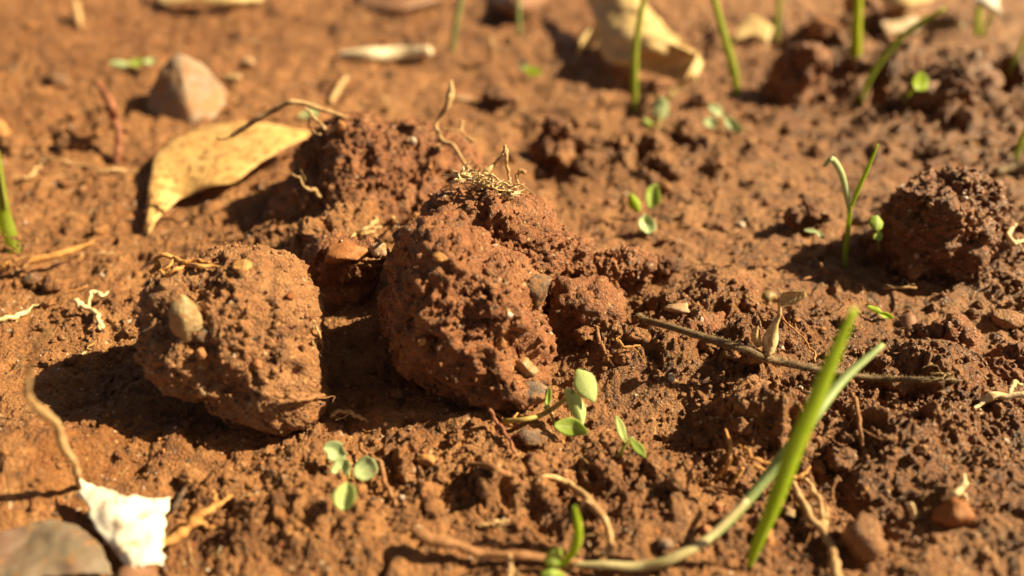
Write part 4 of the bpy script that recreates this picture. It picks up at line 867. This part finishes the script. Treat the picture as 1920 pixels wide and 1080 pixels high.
# hairy stem
hs = thing('hairy_stem', W(1205, 598), 'grey-brown hairy dead stem lying across the crumbly mound', 'stem')
HP = [np.array(p) for p in (W(1195, 590, .15), W(1215, 602, .25), W(1300, 626, .3), W(1400, 655, .3), W(1460, 676, .3), W(1530, 692, .3), W(1640, 708, .28), W(1720, 712, .26), W(1804, 714, .2))]
hrad = [.03, .048, .058, .066, .062, .05, .042, .038, .02]
v, f = tube(HP, hrad, 90, 10, 0.03, 60, 0.08); hst = link('stalk', v, f, 'stem_grey', hs)
def hairs(curve, radii, count, lmin, lmax, seed, n=200):
    P = crom(curve, n); R = np.interp(np.linspace(0, 1, n), np.linspace(0, 1, len(radii)), radii); T = np.gradient(P, axis=0); T /= np.linalg.norm(T, axis=1, keepdims=True)
    r = np.random.RandomState(seed); V = []; F = []
    for k in range(count):
        i = r.randint(2, n-2); d = r.normal(size=3); d -= T[i]*d.dot(T[i]); d /= np.linalg.norm(d)
        e = d+T[i]*r.uniform(-.3, .6); e /= np.linalg.norm(e); s = np.cross(e, T[i]); s /= np.linalg.norm(s)
        b = P[i]+d*R[i]*0.9; L = r.uniform(lmin, lmax); w = 0.0035; o = len(V)
        V += [b+s*w, b-s*w*.5+T[i]*w, b-s*w*.5-T[i]*w, b+e*L]; F += [(o, o+1, o+3), (o+1, o+2, o+3), (o+2, o, o+3)]
    return np.array(V), F
v, f = hairs(HP, hrad, 1800, 0.02, 0.06, 5); link('fuzz', v, f, 'fuzz', hst)['kind'] = 'stuff'
fl = thing('dry_flower', W(1446, 660, .3), 'dry fuzzy flower stalk with two crumpled heads on the hairy stem', 'flower')
Yf = (HP[4][1])
FP = [on(1440, 664, Yf-.05), on(1445, 640, Yf), on(1452, 612, Yf+.05), on(1462, 588, Yf+.1), on(1460, 562, Yf+.12)]
v, f, a = ribbon(FP, [.16, .24, .12, .05, .04], (1, -.3, 0), 0.45, 0.5, 30, 9, 0.02); link('bract', v, f, 'root_pale', fl, attr=a)
v, f = tube(FP, [.05, .06, .035, .022, .02], 26, 8, 0.02, 3, 0.2); link('stalk', v, f, 'straw', fl)
v, f, a = ribbon([on(1461, 566, Yf+.1), on(1450, 556, Yf+.1), on(1440, 560, Yf+.05), on(1436, 574, Yf)], [.04, .16, .2, .05], (0.2, 0.5, 1), 0.4, 0.4, 18, 7, 0.015); link('petal', v, f, 'leaf_olive', fl, attr=a)
HB = [on(1462, 572, Yf+.1), on(1474, 560, Yf+.12), on(1490, 555, Yf+.1), on(1510, 549, Yf+.08)]
v, f, a = ribbon(HB, [.06, .24, .2, .1], (0.1, 0.3, 1), 0.35, 0.3, 20, 7, 0.015); pt = link('petal', v, f, 'straw', fl, attr=a)
v, f = hairs(HB, [.06, .06, .05], 120, .03, .08, 9); link('fuzz', v, f, 'root_pale', pt)['kind'] = 'stuff'
v, f, a = ribbon([on(1425, 650, Yf), on(1416, 630, Yf), on(1420, 612, Yf)], [.1, .14, .05], (1, 0, .3), .3, .3, 14, 7, .015); link('petal', v, f, 'straw', fl, attr=a)

# ------------------------------------------------------------------ grass
def blade(name, pts, widths, mat, label, side=(1, 0, 0), cup=0.15, twist=0.0, n=34, thick=0.014, group='grass blades'):
    P = [np.array(p) for p in pts]
    v, f, a = ribbon(P, widths, side, cup, twist, n, 9, thick)
    o = link(name, v, f, mat, base=tuple(P[0]), attr=a); tag(o, label, 'grass', group); return o
bA = W(1405, 1066)
blade('grass_plant', [np.array(bA)+(0, 0, -.05), on(1418, 1030, bA.y+.02), on(1452, 950, bA.y+.15), on(1490, 850, bA.y+.35), on(1528, 760, bA.y+.55), on(1565, 670, bA.y+.72), on(1604, 578, bA.y+.9)],
      [.05, .16, .23, .26, .255, .215, .11], 'grass', 'tall bright green grass blade standing in the near foreground', (1, 0.15, 0.1), 0.18, 0.3, 44, 0.016)
lb = thing('grass_shoot', W(1085, 1052), 'long grey-green blade curving up from a pale lying shoot', 'grass', 'grass blades')
BP = [W(1070, 1056, .08), W(1130, 1058, .1), W(1200, 1060, .14), W(1270, 1044, .2), W(1340, 1000, .35), W(1400, 938, .55), W(1460, 866, .75), W(1520, 788, 1.0), W(1580, 712, 1.2), W(1656, 645, 1.45)]
BP = [np.array(p) for p in BP]
v, f = tube(BP[:6], [.04, .05, .058, .058, .052, .045], 40, 10, 0.02, 4, 0.08); link('pale_shoot', v, f, 'stem_pale', lb)
v, f, a = ribbon(BP[3:], [.07, .115, .13, .14, .14, .125, .07], (0.8, -0.4, 0.3), 0.3, 0.4, 46, 9, 0.03); link('blade', v, f, 'grass_grey', lb, attr=a)
ss = thing('young_shoot', W(1040, 1062), 'young round-leafed shoot at the bottom edge by pale shoot', 'seedling', 'seedlings')
sb = W(1050, 1072)
def oval(c, L, Wd, dirv, side, mat, parent, cup=0.12, name='leaf', round_=False):
    global OV
    OV = (globals().get('OV', 0)+1); jr = np.random.RandomState(OV); cup = cup*jr.uniform(.5, 2.6)*(1 if jr.rand() < .75 else -1)
    d = np.array(dirv, dtype=float); d /= np.linalg.norm(d); c = np.array(c)
    prof = [.12, .72, .95, 1.0, .96, .8, .12] if round_ else [.15, .6, .9, 1.0, .88, .62, .10]
    prof = [p*jr.uniform(.88, 1.1) for p in prof]; n_ = np.cross(d, np.array(side, dtype=float)); bend = jr.uniform(-.16, .10)*L
    pts = [c-d*L/2, c-d*L/6+n_*bend*.8+jr.normal(size=3)*L*.02, c+d*L/6+n_*bend*.8+jr.normal(size=3)*L*.03, c+d*L/2-n_*bend*.4+jr.normal(size=3)*L*.05]
    v, f, a = ribbon(pts, [p*Wd for p in prof], side, cup, jr.uniform(-.35, .35), 22, 9, 0.012)
    return link(name, v, f, mat, parent, attr=a)
oval(on(1038, 1048, sb.y-.05), .34, .26, (0.15, .2, 1), (1, .2, 0), 'seed_green', ss, round_=True)
oval(on(1035, 1082, sb.y-.15), .22, .34, (0, .2, 1), (1, .2, 0), 'seed_green', ss, round_=True)
v, f, a = ribbon([on(1048, 1064, sb.y), on(1068, 1046, sb.y), on(1082, 1020, sb.y), on(1084, 985, sb.y+.05), on(1077, 948, sb.y+.1)], [.06, .11, .12, .10, .03], (1, 0, 0), .3, .2, 28, 7, .016); link('leaf', v, f, 'grass', ss, attr=a)
v, f = tube([np.array(sb)+(0, 0, -.1), on(1045, 1064, sb.y), on(1040, 1050, sb.y-.03)], [.03, .03, .02], 10); link('stem', v, f, 'seed_stem', ss)
FAR = [ # base px, points up, widths cm, material, label
 ((1192, 205), [(1190, 150), (1192, 90), (1200, 40), (1210, -20)], [.14, .22, .2, .18, .16], 'grass_far', 'grass stem rising in front of the large curled leaf', 0.3),
 ((1385, 178), [(1376, 130), (1362, 80), (1348, 30), (1336, -20)], [.16, .24, .22, .2, .16], 'grass_far', 'grass stem leaning left, right of large curled leaf', 0.2),
 ((1607, 124), [(1607, 80), (1608, 40), (1610, 0), (1611, -40)], [.30, .34, .32, .3, .28], 'grass_lime', 'broad lime-yellow grass stem far back', 0.2),
 ((1612, 192), [(1630, 150), (1660, 105), (1710, 55), (1772, 16)], [.14, .2, .24, .22, .1], 'grass_far', 'arching grass blade leaning over the far crumbly soil', 0.1),
 ((1456, 74), [(1456, 50), (1460, 20), (1464, -20)], [.18, .2, .18, .16], 'grass_far', 'short thin grass stem beyond crumpled pale leaf', 0.1),
 ((1834, 66), [(1834, 40), (1836, 15), (1838, -20)], [.22, .24, .24, .22], 'grass', 'bright green stem under the white curled leaf bit', 0.1),
 ((1842, 70), [(1852, 42), (1864, 15), (1878, -20)], [.14, .16, .16, .14], 'grass_far', 'pale slanting blade beside the white curled leaf bit', 0.1),
 ((1893, 138), [(1905, 110), (1918, 80), (1934, 40)], [.1, .14, .14, .1], 'grass_far', 'dull grass blade at top far corner edge', 0.1),
 ((848, 100), [(852, 60), (860, 20), (868, -20)], [.12, .16, .16, .14], 'grass_grey', 'faint blurred grass stem above the upright root tip', 0.1),
 ((972, 66), [(973, 40), (972, 15), (970, -20)], [.14, .14, .12, .1], 'grass_grey', 'faint short grass stem before the cupped leaf', 0.1),
 ((1905, 300), [(1912, 275), (1922, 250), (1935, 220)], [.12, .18, .2, .16], 'grass_far', 'grass blade leaving at picture edge above grey stick', 0.1),
]
for (bx, by), up, wd, m, lab, tw in FAR:
    b = Wg(bx, by); pts = [np.array(b)+(0, 0, -.08)]+[on(x, y, b.y+.05*k) for k, (x, y) in enumerate(up)]
    blade('grass_plant', pts, wd, m, lab, (1, 0.2, 0), 0.2, tw, 26, 0.02)
b = Wg(-8, 470)
gs = Wg(28, 470)
st = thing('green_stem', gs, 'thick pale green stem at picture edge above the orange stick', 'stem')
v, f = tube([np.array(gs)+(0, 0, -.08), on(20, 445, gs.y), on(8, 405, gs.y+.02), on(2, 370, gs.y), on(-4, 325, gs.y), on(-8, 280, gs.y)], [.15, .14, .125, .11, .09, .06], 30, 12, 0.01, 5, 0.05); link('stalk', v, f, 'grass_far', st)
v, f, a = ribbon([on(6, 392, gs.y-.06), on(2, 372, gs.y-.07), on(-2, 340, gs.y-.06), on(-4, 300, gs.y)], [.12, .16, .12, .06], (1, 0, 0), -.4, 0, 14, 7, .015); link('sheath', v, f, 'stem_pale', st, attr=a)
# two-bladed sprout beside the dark clod
b = Wg(1586, 500)
sp2 = thing('grass_sprout', b, 'two-bladed grass sprout in front of the dark shaded clod', 'grass', 'grass blades')
v, f = tube([np.array(b)+(0, 0, -.08), on(1585, 470, b.y), on(1590, 430, b.y), on(1594, 385, b.y)], [.05, .05, .045, .035], 18, 8, 0, 3, .03); link('stem', v, f, 'grass_far', sp2)
v, f, a = ribbon([on(1592, 400, b.y), on(1606, 365, b.y), on(1628, 315, b.y+.05), on(1647, 270, b.y+.1)], [.06, .10, .10, .03], (1, .2, 0), .25, .2, 26, 7, .015); link('blade', v, f, 'grass', sp2, attr=a)
v, f, a = ribbon([on(1592, 395, b.y), on(1588, 365, b.y-.02), on(1578, 325, b.y-.05), on(1560, 298, b.y-.08), on(1545, 312, b.y-.1)], [.06, .12, .12, .11, .06], (1, .2, 0), .2, .3, 26, 7, .015); link('blade', v, f, 'seed_mint', sp2, attr=a)

# ------------------------------------------------------------------ seedlings
def seedling(label, leaves, stem, name='seedling', sr=.02, smat='seed_stem', base=None):
    b = base or W(*stem[0][:2])
    t = thing(name, b, label, 'seedling', 'seedlings')
    for (x, y, h, lpx, wpx, ang, tilt, m, rd) in leaves:
        c = W(x, y, h); dep = (c-CAMP).dot(Vector((0, cp, -sp))); k = dep/FPX
        a = math.radians(ang)
        # leaf axis in the picture turned by ang; tilt leans it from the view plane towards the ground
        right = np.array([1, 0, 0]); upv = np.array([0, math.sin(PITCH+tilt), math.cos(PITCH+tilt)])
        d = right*math.cos(a)+upv*math.sin(a); s = -right*math.sin(a)+upv*math.cos(a)
        oval(c, lpx*k, wpx*k, d, s, MAT[m], t, 0.12, 'leaf', rd)
    for k, L in enumerate([stem]+[]):
        v, f = tube([np.array(p) for p in Wl(L)], [sr*1.2, sr, sr], 18, 8, 0, 3, .05); link('stem', v, f, smat, t)
    return t
seedling('four-leaved seedling with round pale leaves on near soil', [
    (627, 846, .30, 48, 38, 160, .35, 'seed_mint', False), (641, 879, .30, 40, 36, -110, .35, 'seed_mint', True), (685, 877, .30, 50, 44, 35, .35, 'seed_mint', True), (647, 931, .22, 52, 46, -95, .35, 'seed_pale', True)],
    [(652, 900, 0.0), (655, 880, .15), (656, 868, .28)])
rec = seedling('reclining three-leaved seedling with orange stem before cracked clod', [
    (1098, 722, .55, 66, 44, -60, .1, 'seed_pale', False), (1078, 762, .45, 76, 34, -62, .1, 'seed_pale', False), (1068, 803, .28, 60, 40, -12, .2, 'seed_green', False), (1028, 748, .35, 44, 12, 78, .1, 'seed_green', False)],
    [(946, 790, .06), (985, 786, .15), (1020, 776, .22), (1050, 756, .35), (1074, 735, .5)], sr=.035)
for L in ([(946, 790, .06), (936, 778, .06), (926, 776, .05)], [(960, 788, .08), (968, 776, .1), (975, 772, .1)], [(944, 790, .06), (950, 797, .06), (966, 800, .04)]):
    v, f = tube([np.array(p) for p in Wl(L)], [.03, .025, .012], 10, 6, .01, 5, .2); link('rootlet', v, f, 'root_orange', rec)
v, f = tube([np.array(p) for p in Wl([(1030, 770, .25), (1040, 792, .25), (1052, 800, .25)])], [.02, .02, .018], 10); link('stem', v, f, 'seed_stem', rec)
seedling('small paired-leaf shoot with narrow curved green leaves', [
    (1166, 806, .35, 56, 18, -68, .1, 'seed_pale', False), (1196, 840, .2, 52, 18, -52, .1, 'seed_green', False)],
    [(1158, 858, 0), (1168, 842, .1), (1178, 828, .25)], sr=.025, smat='seed_green')
seedling('bright three-leaved seedling on open soil behind spiky clod', [
    (1224, 368, .45, 46, 30, 75, .0, 'seed_green', False), (1190, 381, .4, 42, 22, -65, .0, 'grass', False), (1213, 422, .15, 42, 36, -85, .3, 'seed_mint', True)],
    [(1208, 440, 0), (1206, 420, .15), (1207, 398, .35)], sr=.02)
seedling('pale three-leaved seedling right of large curled leaf', [
    (1342, 206, .3, 34, 22, -40, .1, 'seed_mint', False), (1331, 230, .3, 26, 22, 0, .3, 'seed_mint', True), (1374, 232, .25, 46, 20, -40, .1, 'seed_mint', False)],
    [(1352, 250, 0), (1350, 240, .12), (1350, 226, .25)], sr=.03)
seedling('single mint leaf at the foot of the front grass stem', [(1238, 205, .35, 44, 32, 88, .0, 'seed_mint', True), (1216, 230, .1, 24, 14, 140, .2, 'seed_green', False)], [(1232, 242, 0), (1236, 230, .1), (1238, 222, .2)], sr=.03)
seedling('tiny green sprout on soil left of large curled leaf', [(998, 134, .2, 34, 18, -20, .3, 'grass', False), (984, 128, .2, 18, 14, 150, .3, 'seed_mint', False)], [(990, 150, 0), (990, 142, .1), (990, 134, .2)], sr=.03)
seedling('flat trio of green leaflets beyond the cone-shaped stone', [(222, 117, .2, 36, 18, 0, .6, 'seed_mint', True), (256, 117, .2, 28, 20, 10, .6, 'seed_green', True), (282, 115, .2, 26, 18, 0, .6, 'seed_mint', True)], [(254, 126, 0), (252, 121, .1), (254, 117, .18)], sr=.03)
seedling('bright lime leaf on a thin stem below arching grass', [(1726, 154, .4, 34, 36, 70, .0, 'grass', True)], [(1696, 192, 0), (1706, 176, .15), (1720, 162, .35)], sr=.03, smat='seed_green')
seedling('two dim round leaves in shade beside dark shaded clod', [(1644, 418, .45, 30, 28, 80, .1, 'seed_green', True), (1646, 442, .3, 22, 18, 40, .2, 'seed_green', True)], [(1648, 470, 0), (1647, 450, .15), (1646, 432, .35)], sr=.018, smat='seed_green')
seedling('pale sliver-leaved seedling left of the two-bladed sprout', [(1520, 433, .25, 26, 10, -10, .4, 'seed_mint', False), (1538, 440, .25, 20, 10, -45, .3, 'seed_mint', False)], [(1522, 462, 0), (1524, 450, .12), (1527, 437, .22)], sr=.016)
seedling('yellow-green sprout lying right of the tall grass tip', [(1640, 579, .12, 30, 12, -25, .3, 'grass', False), (1660, 592, .08, 32, 12, -28, .3, 'grass', False)], [(1645, 588, .02), (1648, 586, .06), (1652, 584, .1)], sr=.02, smat='seed_green')
seedling('green leaf half hidden behind the bent twig', [(588, 206, .3, 30, 20, 120, .2, 'seed_mint', False), (572, 214, .2, 24, 16, 200, .3, 'seed_mint', False)], [(584, 222, 0), (585, 216, .1), (586, 208, .25)], sr=.03, base=Wg(586, 215))

# ------------------------------------------------------------------ loose crumbs, grit and pebbles
rnd = random.Random(4)
LAND = [('the rounded clod', 437, 660), ('the cracked clod', 868, 600), ('the crumbly clod', 700, 330), ('the dark shaded clod', 1765, 430), ('the tan leaf', 390, 300), ('the cone-shaped stone', 345, 170),
        ('the curled straw leaf', 1190, 110), ('the white leaf fragment', 240, 985), ('the four-leaved seedling', 650, 890), ('the tall grass blade', 1490, 850), ('the hairy stem', 1400, 655), ('the reclining seedling', 1060, 770),
        ('the amber angular pebble', 1778, 975), ('the pale stick', 725, 104), ('the bright three-leaved seedling', 1210, 400), ('the arching grass blade', 1660, 120), ('the orange stick', 90, 480), ('the spiky little clod', 1085, 490), ('the egg-shaped stone', 1610, 1020), ('the red root', 215, 230), ('the dry flower', 1455, 590), ('the upright clod', 1410, 790), ('the pale lying shoot', 1230, 1050), ('the paired-leaf shoot', 1180, 825), ('the curving tan root', 1080, 920), ('the pitted clod', 1560, 900), ('the blurred brown twig', 900, 1030), ('the fine-grained clod', 1765, 665), ('the amber bedded stone', 640, 480), ('the far high clod', 1800, 160), ('the two-bladed sprout', 1590, 420)]
def project(p):
    d = Vector(p)-CAMP; z = d.dot(Vector((0, cp, -sp))); return (PW/2+FPX*d.x/z, PH/2-FPX*d.dot(Vector((0, sp, cp)))/z, z)
VAR = {}
def variants(kind, mat, rough):
    out = []
    for k in range(9):
        if kind == 'crumb':
            d, f = ICO[4]; q = d+k*4.4
            v = d*np.array([1, .9+.05*k, .75+.04*k])*(1+fbm(q, 1.1, 3)*.42+fbm(q, 3.5, 4, .65)*.15+grains(q, 2.6, .7, 2)*.2+grains(q, 5.5, .8, 3)*.16)[:, None]*.92
        else:
            v, f = pebble_mesh(1.0, 200+k*3, 1, .85+.04*k, .7+.04*k, 3)
        me = bpy.data.meshes.new(kind); me.from_pydata(v.tolist(), [], f.tolist()); me.polygons.foreach_set('use_smooth', np.ones(len(f), dtype=bool))
        me.materials.append(MAT[mat]); out.append(me)
    return out
KINDS = {'soil_crumb': ('crumb', 'crumb', 'brown soil crumb', 'crumb'), 'amber_pebble': ('peb', 'amber', 'amber pebble', 'pebble'), 'grey_pebble': ('peb', 'greystone', 'grey pebble', 'pebble'), 'quartz_grain': ('peb', 'quartz', 'white quartz grain', 'grain'), 'red_pebble': ('peb', 'redstone', 'rust-red pebble', 'pebble')}
for k, (a, m, _, _) in KINDS.items(): VAR[k] = variants(a, m, 0)
placed = []
KINDS['root_fibre'] = ('fib', 'root_tan', 'fine dry root fibre', 'root'); VAR['root_fibre'] = []
for k in range(10):
    q = np.random.RandomState(500+k); x = np.linspace(-1, 1, 5); P = np.stack([x, q.uniform(-.35, .35, 5), q.uniform(0, .12, 5)+.05*np.array([0, 1, 2, 1, 0])*q.rand()], 1)
    v, f = tube(list(P), [.012, .03, .034, .026, .008], 24, 6, .08, k, .3)
    me = bpy.data.meshes.new('root_fibre'); me.from_pydata(v.tolist(), [], f); me.polygons.foreach_set('use_smooth', np.ones(len(me.polygons), dtype=bool))
    me.materials.append(MAT[('root_tan', 'root_orange', 'root_brown', 'root_pale')[k % 4]]); VAR['root_fibre'].append(me)
def scatter(kind, count, rlo, rhi, where):
    n = 0; tries = 0
    while n < count and tries < count*30:
        tries += 1
        px, py = where()
        d = ray(px, py).normalized(); g = G_BVH.ray_cast(CAMP, d)
        if g[0] is None: continue
        if any((h := t.ray_cast(CAMP, d))[0] is not None and h[3] < g[3] for t in SOLID): continue
        z = (g[0]-CAMP).dot(Vector((0, cp, -sp)))
        r = (rlo+(rhi-rlo)*rnd.random()**2)/FPX*z
        o = bpy.data.objects.new(kind, rnd.choice(VAR[kind])); C.objects.link(o)
        o.location = g[0]+Vector((0, 0, r*.35)); o.scale = (r*rnd.uniform(.8, 1.25), r*rnd.uniform(.8, 1.15), r*rnd.uniform(.75, 1.05))
        o.rotation_euler = (rnd.uniform(-.4, .4), rnd.uniform(-.4, .4), rnd.uniform(0, 6.28))
        if kind == 'root_fibre': o.scale = (r, r*rnd.uniform(.7, 1.2), r*rnd.uniform(.8, 1.4)); o.location = g[0]+Vector((0, 0, .02)); o.rotation_euler = (rnd.uniform(-.2, .2), rnd.uniform(-.25, .25), rnd.uniform(0, 6.28))
        placed.append((kind, o, px, py, r/z)); n += 1
def anywhere(): return rnd.uniform(10, 1910), rnd.uniform(10, 1070)
def crumbly():
    c = rnd.choice(((1300, 640, 170, 60), (1450, 800, 170, 100), (1700, 760, 150, 110), (600, 470, 130, 50), (560, 940, 150, 60), (850, 900, 130, 60), (1130, 920, 130, 90), (1700, 180, 220, 130), (1200, 290, 160, 60), (1860, 520, 70, 90), (200, 600, 140, 60), (100, 260, 120, 90)))
    return min(1912, max(8, rnd.gauss(c[0], c[2]*.7))), min(1072, max(8, rnd.gauss(c[1], c[3]*.7)))
scatter('soil_crumb', 150, 7, 24, crumbly); scatter('soil_crumb', 50, 6, 14, anywhere)
scatter('root_fibre', 60, 14, 46, anywhere); scatter('amber_pebble', 34, 4, 9, anywhere); scatter('red_pebble', 22, 4, 9, anywhere); scatter('grey_pebble', 16, 4, 9, anywhere); scatter('quartz_grain', 26, 3.5, 7, anywhere)
NO = ['ninth', 'tenth', 'eleventh', 'twelfth', 'thirteenth', 'fourteenth', 'fifteenth', 'sixteenth']
RANK = ['biggest', 'second biggest', 'third biggest', 'fourth biggest', 'fifth biggest', 'sixth biggest', 'seventh biggest', 'eighth biggest']+[n+' biggest' for n in NO]
cells = {}
for kind, o, px, py, s in placed:
    L = min(LAND, key=lambda l: (l[1]-px)**2+((l[2]-py)*1.3)**2); dx, dy = px-L[1], py-L[2]
    side = ('right of' if dx > 0 else 'left of') if abs(dx) > abs(dy)*1.2 else ('in front of' if dy > 0 else 'behind')
    cells.setdefault((kind, side, L[0]), []).append((s*o.scale[0], o))
for (kind, side, land), lst in cells.items():
    lst.sort(key=lambda a: -a[0])
    for k, (_, o) in enumerate(lst):
        w = 'lone ' if len(lst) == 1 else RANK[min(k, 15)]+' '
        tag(o, f'{w}{KINDS[kind][2]} on the soil {side} {land}', KINDS[kind][3], {'soil_crumb': 'loose soil crumbs', 'root_fibre': 'fine loose root fibres', 'quartz_grain': 'white quartz grains'}.get(kind, 'loose small pebbles'))
# uncountable grit between them
r = np.random.RandomState(21)
def grit(name, count, lo, hi, mat, label, seed, zonal):
    r = np.random.RandomState(seed)
    ii = r.randint(52, 52+600, count*4); jj = r.randint(70, 940, count*4)
    ids = ii*nc_+jj
    P = np.stack([X1[ids], Y1[ids], Z1[ids]], 1)
    if zonal:
        z = np.zeros(len(P))
        for x, y, rx, ry, a in CRUMBLY: z = np.maximum(z, a*np.exp(-(((P[:, 0]-x)/(rx*1.1))**2+((P[:, 1]-y)/(ry*1.1))**2)**2))
        P = P[r.rand(len(P)) < 0.12+z]
    P = P[:count]
    depth = P[:, 1]*cp+(CAM_H-P[:, 2])*sp
    R = (lo+(hi-lo)*r.rand(len(P))**3)*np.clip(depth/12, .7, 1.6)
    V, F = lumps(P+np.array([0, 0, 1])*(R*.3)[:, None], R, r, 1)
    o = link(name, V, F, mat, base=(0, 0, 0)); tag(o, label, 'grit', kind='stuff'); return o
grit('soil_grit', 10000, .012, .065, 'crumb', 'fine brown soil crumbs strewn over the ground', 31, True)
grit('sand_grit', 1600, .008, .026, 'quartz', 'pale glinting sand grains strewn over the ground', 32, False)
grit('amber_grit', 900, .015, .05, 'amber', 'fine amber sand grains strewn over the ground', 33, False)
